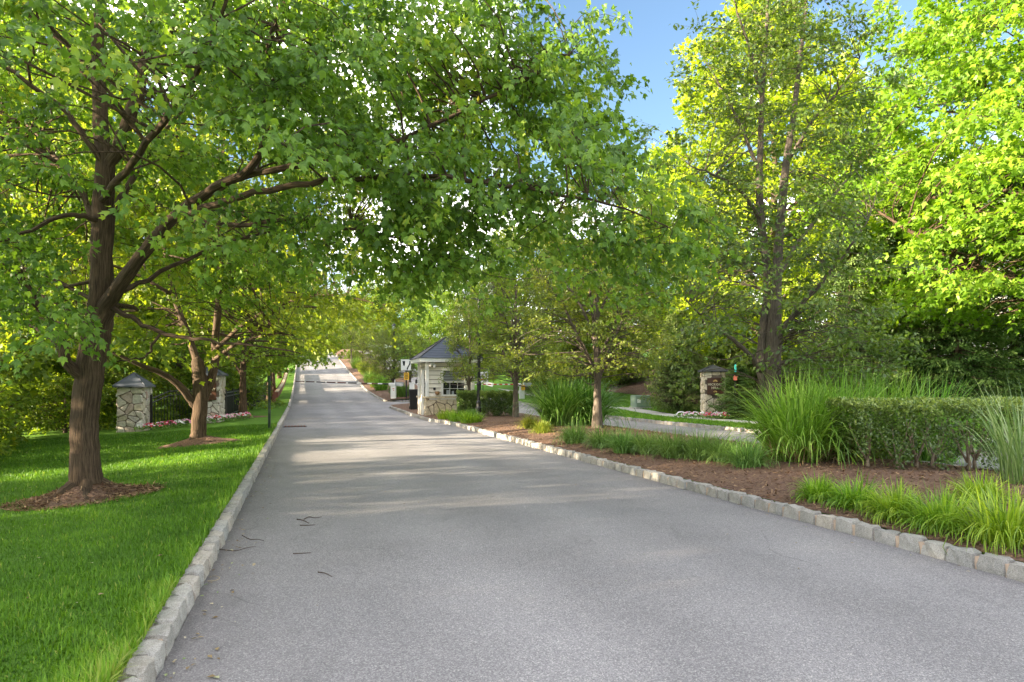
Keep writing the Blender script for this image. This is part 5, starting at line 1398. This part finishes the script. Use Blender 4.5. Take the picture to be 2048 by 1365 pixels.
# ------------------------------------------------------------------ ornamental grasses, lilies, hedges
def blades(g, n, r0, length, width, lean, mat=None, segs=4, up=1.0, curl=1.0, r_in=0.0, zlo=0.0):
    """arching grass blades that spring from a round base; returns V, F, rnd"""
    a = g.uniform(0, 6.28, n); q = r_in + (r0 - r_in) * np.sqrt(g.uniform(0, 1, n))
    b = np.stack([np.cos(a) * q, np.sin(a) * q, np.full(n, zlo)], 1)
    aa = a + g.normal(0, 0.7, n)
    L = length * g.uniform(0.55, 1.12, n)
    le = np.abs(g.normal(lean, lean * 0.55, n)) * (0.35 + 0.65 * q / max(r0, 1e-3))
    d = np.stack([np.cos(aa), np.sin(aa)], 1)
    s = np.linspace(0, 1, segs + 1)
    th = le[:, None] * 0.35 + le[:, None] * curl * s[None] ** 1.5
    dx = np.sin(th); dz = np.cos(th)
    st = L[:, None] / segs
    X = np.concatenate([np.zeros((n, 1)), np.cumsum(dx[:, :-1] * st, 1)], 1)
    Z = np.concatenate([np.zeros((n, 1)), np.cumsum(dz[:, :-1] * st, 1)], 1)
    C = b[:, None, :] + np.concatenate([d[:, None, :] * X[..., None], Z[..., None]], 2)
    wd = width * g.uniform(0.7, 1.2, n)[:, None] * np.interp(s, [0, .3, .75, 1], [.7, 1, .65, .05])[None]
    fa = aa + math.pi / 2 + g.normal(0, 0.5, n)
    sd = np.stack([np.cos(fa), np.sin(fa), g.normal(0, .15, n)], 1)
    V = np.stack([C - sd[:, None] * wd[..., None] / 2, C + sd[:, None] * wd[..., None] / 2], 2).reshape(-1, 3)
    m = (segs + 1) * 2
    i = np.arange(segs) * 2
    f = np.stack([i, i + 1, i + 3, i + 2], 1)
    F = (f[None] + (np.arange(n) * m)[:, None, None]).reshape(-1, 4)
    return V, F, np.repeat(np.clip(g.uniform(0, 1, n), 0, 1), m)

def clump(name, x, y, label, cat, group, mat, seed, n, r0, length, width, lean, dry=0, curl=1.0, segs=5, zs=1.0):
    g = np.random.default_rng(seed)
    root = empty(name, (x, y, gz(x, y) - 0.02)); tag(root, label, cat, group)
    V, F, R = blades(g, n, r0, length, width, lean, segs=segs, curl=curl)
    link('blades', mesh_np('blades', V, F, R), M[mat], root)
    if dry:
        V, F, R = blades(g, dry, r0 * 1.1, length * 0.42, width * 0.8, lean * 1.6, segs=3)
        link('dry_base', mesh_np('dry_base', V, F, R), M['dry_blade'], root)
    return root

fg = 'fountain grass clumps of the median'
for k, (px, d, n, r, L, lab) in enumerate(((1595, 11.7, 850, .4, 1.5, 'big fountain grass clump at the left end of the row beside the clipped hedge'), (1680, 12.0, 850, .4, 1.6, 'big fountain grass clump touching the left end of the clipped hedge'),
                                          (1770, 13.0, 750, .4, 1.7, 'fountain grass clump rising behind the clipped hedge'), (1850, 13.4, 650, .38, 1.65, 'fountain grass clump farthest along behind the clipped hedge'))):
    clump('fountain_grass', pl_(px, d), d, lab, 'ornamental grass', fg, 'misc_blade', 800 + k, n, r * 1.15, L * 1.06, .027, 1.15, dry=380 if k < 2 else 0, curl=1.6, segs=6)
clump('fountain_grass', pl_(1120, 21.8), 21.8, 'dark fountain grass clump beside the pale forked pear, left half', 'ornamental grass', fg, 'deep_blade', 810, 800, .5, 1.75, .034, 1.1, curl=1.75, segs=5)
clump('fountain_grass', pl_(1172, 22.2), 22.2, 'dark fountain grass clump behind the pale forked pear trunk', 'ornamental grass', fg, 'deep_blade', 811, 800, .5, 1.7, .034, 1.1, curl=1.75, segs=5)
clump('fountain_grass', pl_(2050, 8.9), 8.9, 'pale striped grass clump in front of the hedge at the right edge', 'ornamental grass', fg, 'pale_blade', 812, 190, .26, 1.4, .018, .8, curl=1.3)
mg = 'low mound grasses of the median'
for k, (px, py, s, lab) in enumerate(((1060, 858, .8, 'yellowish mound of grass left of the dark fountain grass'), (1085, 866, .75, 'yellowish mound touching the left of the dark fountain grass'), (1150, 884, 1.0, 'mound of grass in front of the dark fountain grass'), (1205, 893, .9, 'mound of grass at the foot of the pale forked pear'),
                                      (1250, 903, 1.0, 'second mound to the right of the pale forked pear'), (1300, 907, .95, 'third mound to the right of the pale forked pear'), (1350, 915, 1.0, 'fourth mound to the right of the pale forked pear'), (1405, 920, 1.0, 'mound two places left of the big fountain grass'),
                                      (1450, 926, .9, 'mound next to the big fountain grass'), (1495, 936, .9, 'mound against the left side of the big fountain grass'), (945, 838, .8, 'mound of grass between the two clipped gatehouse hedges'))):
    d = FPX * (EYE - .2) / (py - HY)
    clump('mound_grass', pl_(px, d), d, lab, 'ornamental grass', mg, 'gold_blade' if k < 2 else 'mound_blade', 830 + k, 620, .22 * s, .58 * s, .013, 1.4, curl=1.7, segs=4)
lg = 'daylilies along the median kerb'
for k, (px, py, s, lab) in enumerate(((1637, 1000, .8, 'first daylily tuft at the left end of the kerbside row'), (1712, 1016, .95, 'second daylily tuft along the kerb in front of the hedge'), (1795, 1037, 1.0, 'third daylily tuft along the kerb in front of the hedge'), (1885, 1058, 1.1, 'fourth daylily tuft along the kerb in front of the hedge'),
                                      (1960, 1022, .9, 'daylily tuft below the pale striped grass'), (2015, 1085, 1.45, 'largest daylily tuft at the right picture edge'))):
    d = FPX * (EYE - .15) / (py - HY)
    clump('daylily', pl_(px, d), d, lab, 'daylily', lg, 'lily_blade', 860 + k, 560, .17 * s, .44 * s, .014, 1.65, curl=1.8, segs=5)
for k, (px, py, s, lab) in enumerate(((893, 838, .9, 'yellow-green tuft at the gatehouse stone base, left of three'), (918, 842, 1.0, 'yellow-green tuft at the gatehouse stone base, middle of three'), (942, 846, 1.0, 'yellow-green tuft at the gatehouse stone base, right of three'))):
    d = FPX * (EYE - .15) / (py - HY)
    clump('daylily', pl_(px, d), d, lab, 'daylily', lg, 'lily_blade', 880 + k, 380, .38 * s, .5 * s, .02, 1.2, curl=1.4, segs=3)
# planting on the uphill median
ug = 'grasses of the uphill median'
for k, (px, d, s, m_, lab) in enumerate(((740, 68, 1.0, 'misc_blade', 'green grass clump halfway along the uphill median kerb'), (750, 64, .8, 'gold_blade', 'golden grass clump beside the uphill median kerb'), (762, 60, 1.0, 'misc_blade', 'grass clump under the young pears behind the barrier'), (714, 90, 1.2, 'misc_blade', 'green grass clump high on the uphill median'),
                                        (726, 84, 1.1, 'gold_blade', 'golden grass clump high on the uphill median'), (750, 74, 1.0, 'gold_blade', 'golden grass clump in the middle of the uphill median'), (793, 51, .7, 'mound_blade', 'low grass behind the barrier cabinet'), (806, 50.6, .7, 'mound_blade', 'low grass at the foot of the yellow sign'))):
    clump('fountain_grass', pl_(px, d), d, lab, 'ornamental grass', ug, m_, 890 + k, 420, .5 * s, 1.45 * s, .035, .9, curl=1.3, segs=4)

def hedge(name, x0, x1, y, dep, h, label, seed, n, size, stems=6, rz=0.0, gap=0.3, group=None):
    g = np.random.default_rng(seed)
    cx = (x0 + x1) / 2; w = x1 - x0
    root = empty(name, (cx, y, gz(cx, y)), rz); tag(root, label, 'hedge', group)
    u = g.uniform(-1, 1, (n, 3))
    # push points to the clipped faces
    ax = g.choice(3, n, p=[.14, .46, .4]); sgn = np.where(g.random(n) < 0.5, -1, 1); sgn = np.where(ax == 2, 1, sgn)
    dep_in = 1 - g.gamma(1.2, 0.07, n)
    u[np.arange(n), ax] = sgn * np.clip(dep_in, -1, 1.03)
    zrel = (u[:, 2] + 1) / 2
    lump = 0.035 * (np.sin(u[:, 0] * 9 + seed) + np.sin(u[:, 0] * 17 + u[:, 2] * 6))
    keep = zrel > gap * (0.55 + 0.45 * np.sin(u[:, 0] * w * 4.2 + seed)) + g.normal(0, 0.06, n)
    u = u[keep]; zrel = zrel[keep]; lump = lump[keep]
    rr = 0.9 + 0.1 * zrel
    pos = np.stack([u[:, 0] * w / 2 * rr, u[:, 1] * dep / 2 * rr, h * zrel + lump * 0.5 * (zrel > 0.7)], 1)
    pos[:, 1] += lump
    # round the shoulders a little
    e = np.clip(np.abs(u[:, 1]) - .75, 0, 1) * np.clip(zrel - .75, 0, 1) * 2
    pos[:, 2] -= e * 0.6
    m = len(pos)
    out = np.stack([u[:, 0] * .3, u[:, 1], (zrel - .3)], 1)
    tip = out * .6 + g.normal(0, .6, (m, 3)); nrm = out + g.normal(0, .5, (m, 3)); nrm[:, 2] += .4
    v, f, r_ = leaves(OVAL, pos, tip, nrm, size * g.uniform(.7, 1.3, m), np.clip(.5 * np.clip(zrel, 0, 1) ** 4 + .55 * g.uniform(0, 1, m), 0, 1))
    link('foliage', mesh_np('foliage', v, f, r_), M['hedge_leaf'], root)
    for k in range(stems):
        xs = (-0.42 + 0.84 * (k + .5) / stems) * w + g.normal(0, .06); ys = g.normal(0, dep * .12)
        mb = MB(); b = np.array([xs, ys, -.05])
        mb.tube([b, b + [g.normal(0, .03), g.normal(0, .03), .14], b + [0, 0, .3]], [.034, .027, .02], 7)
        for q in range(5):
            a = g.uniform(0, 6.28); t = np.array([math.cos(a) * g.uniform(.15, .34), math.sin(a) * g.uniform(.1, .3), h * g.uniform(.6, .85)])
            mb.tube([b + [0, 0, .16], b + t * [.45, .45, .5], b + t], [.018, .013, .006], 5)
        mb.build('stem', M['stem_bark'], root, smooth=True)
    return root
hedge('clipped_hedge', 5.15, 8.75, 10.75, 1.0, 1.08, 'long clipped evergreen hedge with bare lower stems at the right edge', 901, 21000, .058, 8, rz=0.04, gap=.45)
hg = 'clipped hedges by the gatehouse'
hedge('clipped_hedge', pl_(914, 29.4), pl_(958, 29.4), 29.6, .9, 1.0, 'clipped hedge block left of the lamp post against the gatehouse', 902, 13000, .065, 3, gap=.1, group=hg)
hedge('clipped_hedge', pl_(962, 28.2), pl_(1026, 28.2), 28.2, 1.0, .98, 'clipped hedge block between the lamp post and slender pear', 903, 16000, .065, 4, gap=.2, group=hg)
for px, d, s, sz, lab in ((735, 80.0, .6, .5, 'round shrub behind the golden grass of the uphill median'), (770, 66.0, .5, .45, 'flat-topped shrub behind the young pears'), (706, 106.0, .7, .6, 'shrub near the top of the uphill median')):
    place(bushA, pl_(px, d), d, lab, cat='bush', group='shrubs of the uphill median', s=s, sz=sz)
drop(bushA)

# ------------------------------------------------------------------ mulch rings, chips, lawn grass, litter
def mulch_ring(x, y, r, h, label, seed):
    g = np.random.default_rng(seed); n, m = 36, 9
    V = [(x, y, gz(x, y) + h)]; F = []
    ph = g.uniform(0, 6.28, 4)
    for i in range(1, m + 1):
        for k in range(n):
            a = k / n * 6.2832; q = i / m
            rr = r * q * (1 + .12 * math.sin(2 * a + ph[0]) + .09 * math.sin(3 * a + ph[1]) + .05 * math.sin(7 * a + ph[2]))
            X, Y = x + math.cos(a) * rr * 1.15, y + math.sin(a) * rr
            V.append((X, Y, gz(X, Y) + h * (1 - q) ** 1.6 * 1.0 - (.015 if i == m else -.012) + g.normal(0, .008)))
    for k in range(n): F.append((0, 1 + k, 1 + (k + 1) % n))
    Q = [(1 + i * n + k, 1 + (i + 1) * n + k, 1 + (i + 1) * n + (k + 1) % n, 1 + i * n + (k + 1) % n) for i in range(m - 1) for k in range(n)]
    o = link('mulch_ring', mesh_np('mulch_ring', V, [np.array(F), np.array(Q)], smooth=True), M['mulch'])
    tag(o, label, 'mulch', kind='structure')
hx, hy = W(172, 1000, 9.2)[0], 9.2
mulch_ring(hx, hy, .74, .28, 'mound of brown mulch round the foot of the big maple', 1)
sx_, sy_ = pl_(396, 17.3), 17.3
mulch_ring(sx_, sy_, .85, .22, 'mound of brown mulch round the foot of the broken maple', 2)
mulch_ring(float(LE(30)) - 1.85, 30.0, .8, .12, 'mulch round the foot of the small maple by the signed pillar', 3)

def scatter_chips():
    g = np.random.default_rng(5); n = 26000
    y = 4.5 + 20 * g.uniform(0, 1, n) ** 1.8; t = g.uniform(0.0, 1, n)
    a = RE(y) + .16; b = ME(y) - .1; x = a + (b - a) * t
    z = z_med(x, y) + g.uniform(.002, .018, n)
    k = 5000
    ra = g.uniform(0, 6.28, k); rq = np.sqrt(g.uniform(0, 1, k)) * .85
    x2 = hx + np.cos(ra) * rq * 1.15; y2 = hy + np.sin(ra) * rq
    z2 = z_left(x2, y2) + .28 * np.clip(1 - rq / .74, 0, 1) ** 1.6 + g.uniform(.01, .03, k)
    pos = np.concatenate([np.stack([x, y, z], 1), np.stack([x2, y2, z2], 1)])
    m = len(pos)
    tip = g.normal(0, 1, (m, 3)); tip[:, 2] *= .25; nrm = g.normal(0, .35, (m, 3)) + [0, 0, 1]
    T = (np.array([(-.13, 0, 0), (.13, 0, 0), (.1, 1, 0), (-.1, 1, .02)]), np.array([(0, 1, 2), (0, 2, 3)]))
    v, f, r_ = leaves(T, pos, tip, nrm, g.uniform(.022, .065, m), g.uniform(0, 1, m))
    tag(link('mulch_chips', mesh_np('mulch_chips', v, f, r_), M['chip']), 'loose brown bark chips scattered over the mulch', 'bark chips', kind='stuff')
scatter_chips()

def lawn_blades():
    g = np.random.default_rng(9)
    n = 290000
    y = 1.9 + 22 * g.uniform(0, 1, n) ** 2.1
    x = LE(y) - .12 - (np.minimum(.8 * y + 1.0, 13) + LE(y) * 0 ) * g.uniform(0, 1, n) ** 1.1
    ok = (x > -.79 * y - .4)
    rh = np.sqrt(((x - hx) / 1.15) ** 2 + (y - hy) ** 2); rs = np.sqrt(((x - sx_) / 1.15) ** 2 + (y - sy_) ** 2)
    ok &= (rh > .7 + .16 * g.uniform(-1, 1, n)) & (rs > .8 + .15 * g.uniform(-1, 1, n))
    x, y = x[ok], y[ok]; n = len(x)
    dk = LE(y) - x
    tuft = np.sin(x * 5.1 + 2 * np.sin(y * 3.3)) * np.sin(y * 4.3 + 1.5 * np.sin(x * 2.7))
    edge = np.exp(-(dk - .1) / .22)
    patch = np.sin(x * .9 + 1.3 * np.sin(y * .7)) * np.sin(y * 1.1 + .8 * np.sin(x * 1.3 + 2)) + .5 * np.sin(x * 2.3 + y * 1.7)
    coarse = sm((5.2 - y) / 2.2)
    L = (.036 + .01 * tuft + .06 * edge + .03 * coarse * (.6 + tuft)) * g.uniform(.6, 1.35, n) * (1 + .03 * y)
    w = (.0042 + .0022 * coarse + .0016 * edge) * g.uniform(.7, 1.3, n) * (1 + .09 * y)
    a = g.uniform(0, 6.28, n); le = np.abs(g.normal(.55, .3, n))
    d = np.stack([np.cos(a), np.sin(a), np.zeros(n)], 1); s = np.stack([-np.sin(a), np.cos(a), np.zeros(n)], 1)
    up = np.array([0, 0, 1.0])
    b = np.stack([x, y, z_left(x, y) - .004], 1)
    m1 = b + (d * np.sin(le * .5)[:, None] + up * np.cos(le * .5)[:, None]) * (L * .55)[:, None]
    t = m1 + (d * np.sin(le * 1.5)[:, None] + up * np.cos(le * 1.5)[:, None]) * (L * .5)[:, None]
    hw = (s * w[:, None]) / 2
    V = np.stack([b - hw, b + hw, m1 - hw * .8, m1 + hw * .8, t], 1).reshape(-1, 3)
    i = (np.arange(n) * 5)[:, None]
    Q = i + np.array([[0, 1, 3, 2]]); T = i + np.array([[2, 3, 4]])
    rnd = np.clip(.32 + .12 * patch + .15 * tuft + .3 * edge * sm((14 - y) / 6) + .22 * coarse + g.normal(0, .17, n), 0, .97)
    rnd = np.where(g.random(n) < .012, 1.0, rnd)
    tag(link('grass', mesh_np('grass', V, [Q, T], np.repeat(rnd, 5)), M['grass_blade']), 'fine green lawn grass left of the kerb', 'grass', kind='stuff')
    # rough grass beyond the mown lawn
    n = 26000
    y = g.uniform(11, 24, n); x = -.62 * y - 2.4 - 4.5 * g.uniform(0, 1, n)
    L = g.uniform(.18, .5, n)
    a = g.uniform(0, 6.28, n); le = np.abs(g.normal(.45, .25, n)); d = np.stack([np.cos(a), np.sin(a), np.zeros(n)], 1); s = np.stack([-np.sin(a), np.cos(a), np.zeros(n)], 1)
    b = np.stack([x, y, z_left(x, y)], 1)
    m1 = b + (d * np.sin(le * .5)[:, None] + up * np.cos(le * .5)[:, None]) * (L * .55)[:, None]
    t = m1 + (d * np.sin(le * 1.6)[:, None] + up * np.cos(le * 1.6)[:, None]) * (L * .5)[:, None]
    hw = s * .011
    V = np.stack([b - hw, b + hw, m1 - hw * .8, m1 + hw * .8, t], 1).reshape(-1, 3); i = (np.arange(n) * 5)[:, None]
    tag(link('rough_grass', mesh_np('rough_grass', V, [i + np.array([[0, 1, 3, 2]]), i + np.array([[2, 3, 4]])], np.repeat(g.uniform(.3, 1, n), 5)), M['grass_blade']), 'long rough grass at the left edge of the lawn', 'grass', kind='stuff')
lawn_blades()

def verge_blades():
    g = np.random.default_rng(19); n = 45000
    y = g.uniform(18, 42, n); x = FE(y) + .16 + 7 * g.uniform(0, 1, n) ** 1.3
    s0 = swk(2.1)(y); s1 = swk(3.3)(y)
    ok = ~((x > s0 - .03) & (x < s1 + .03)); x, y = x[ok], y[ok]; n = len(x)
    a = g.uniform(0, 6.28, n); d = np.stack([np.cos(a), np.sin(a), np.zeros(n)], 1); s = np.stack([-np.sin(a), np.cos(a), np.zeros(n)], 1)
    b = np.stack([x, y, z_right(x, y)], 1); L = g.uniform(.04, .1, n)
    t = b + d * (L * .5)[:, None] + np.array([0, 0, 1.0]) * L[:, None]
    hw = s * .012
    V = np.stack([b - hw, b + hw, t], 1).reshape(-1, 3); i = (np.arange(n) * 3)[:, None] + np.arange(3)[None]
    tag(link('verge_grass', mesh_np('verge_grass', V, i, np.repeat(g.uniform(.25, .95, n), 3)), M['grass_blade']), 'short grass of the verge along the sidewalk', 'grass', kind='stuff')
verge_blades()

def twig(P, r, label, pale=False):
    P = [np.array([x, y, float(zr(y)) + .006 + z]) for x, y, z in P]
    r *= .65
    C, R = spline(np.array(P), np.linspace(r, r * .5, len(P)), 10)
    o = MB().tube(C, R, 5).build('twig', M['pale_twig'] if pale else M['twig'], smooth=True)
    tag(o, label, 'twig', 'fallen twigs on the road')
def rp(px, py): d = FPX * EYE / (py - HY); return (px - CX) / FPX * d, d, 0.0
twig([rp(594, 1040), rp(606, 1042), rp(618, 1048)], .011, 'thick dark twig farthest up the road of the loose group')
twig([rp(608, 1040), rp(618, 1035), rp(630, 1037), rp(643, 1035)], .008, 'forked dark twig beside the thick one')
twig([rp(600, 1052), rp(615, 1052), rp(631, 1051)], .009, 'straight dark twig just below the thick one')
twig([rp(484, 1072), rp(500, 1080), rp(514, 1080), rp(528, 1083)], .006, 'thin bent twig near the left kerb, upper one')
twig([rp(438, 1100), rp(470, 1103), rp(490, 1098), rp(512, 1094)], .006, 'long thin twig lying out from the left kerb')
twig([rp(586, 1109), rp(605, 1108), rp(622, 1107)], .007, 'straight twig in the lane below the thick ones')
twig([rp(636, 1146), rp(650, 1148), rp(664, 1155)], .008, 'curved dark twig nearest the middle of the road')
twig([rp(415, 1164), rp(430, 1163), rp(440, 1158), rp(432, 1154), rp(424, 1154)], .005, 'pale looped stalk beside the left kerb', True)

def litter():
    g = np.random.default_rng(77); n = 150
    y = 3.2 + 12 * g.uniform(0, 1, n) ** 1.6; x = LE(y) + .03 + np.abs(g.normal(0, .16, n))
    k = 60; y2 = 4 + 14 * g.uniform(0, 1, k); x2 = LE(y2) + .3 + 5.5 * g.uniform(0, 1, k)
    q = 50; y3 = 5.5 + 10 * g.uniform(0, 1, q); x3 = RE(y3) - .03 - np.abs(g.normal(0, .12, q))
    x = np.concatenate([x, x2, x3]); y = np.concatenate([y, y2, y3]); m = len(x)
    w_ = 45; y4 = 2.8 + 9 * g.uniform(0, 1, w_); x4 = LE(y4) - .3 - 4 * g.uniform(0, 1, w_)
    pos = np.concatenate([np.stack([x, y, zr(y) + g.uniform(.006, .014, m)], 1), np.stack([x4, y4, z_left(x4, y4) + .035], 1)]); m = len(pos)
    tip = g.normal(0, 1, (m, 3)); tip[:, 2] *= .1; nrm = g.normal(0, .15, (m, 3)) + [0, 0, 1]
    sz = np.concatenate([g.uniform(.02, .055, n), g.uniform(.012, .035, k), g.uniform(.015, .04, q), g.uniform(.025, .06, w_)])
    v, f, r_ = leaves(OVAL, pos, tip, nrm, sz, g.uniform(0, 1, m))
    tag(link('leaf_litter', mesh_np('leaf_litter', v, f, r_), M['litter']), 'small dry leaves and bits along the kerbs and on the lawn', 'leaf litter', kind='stuff')
litter()
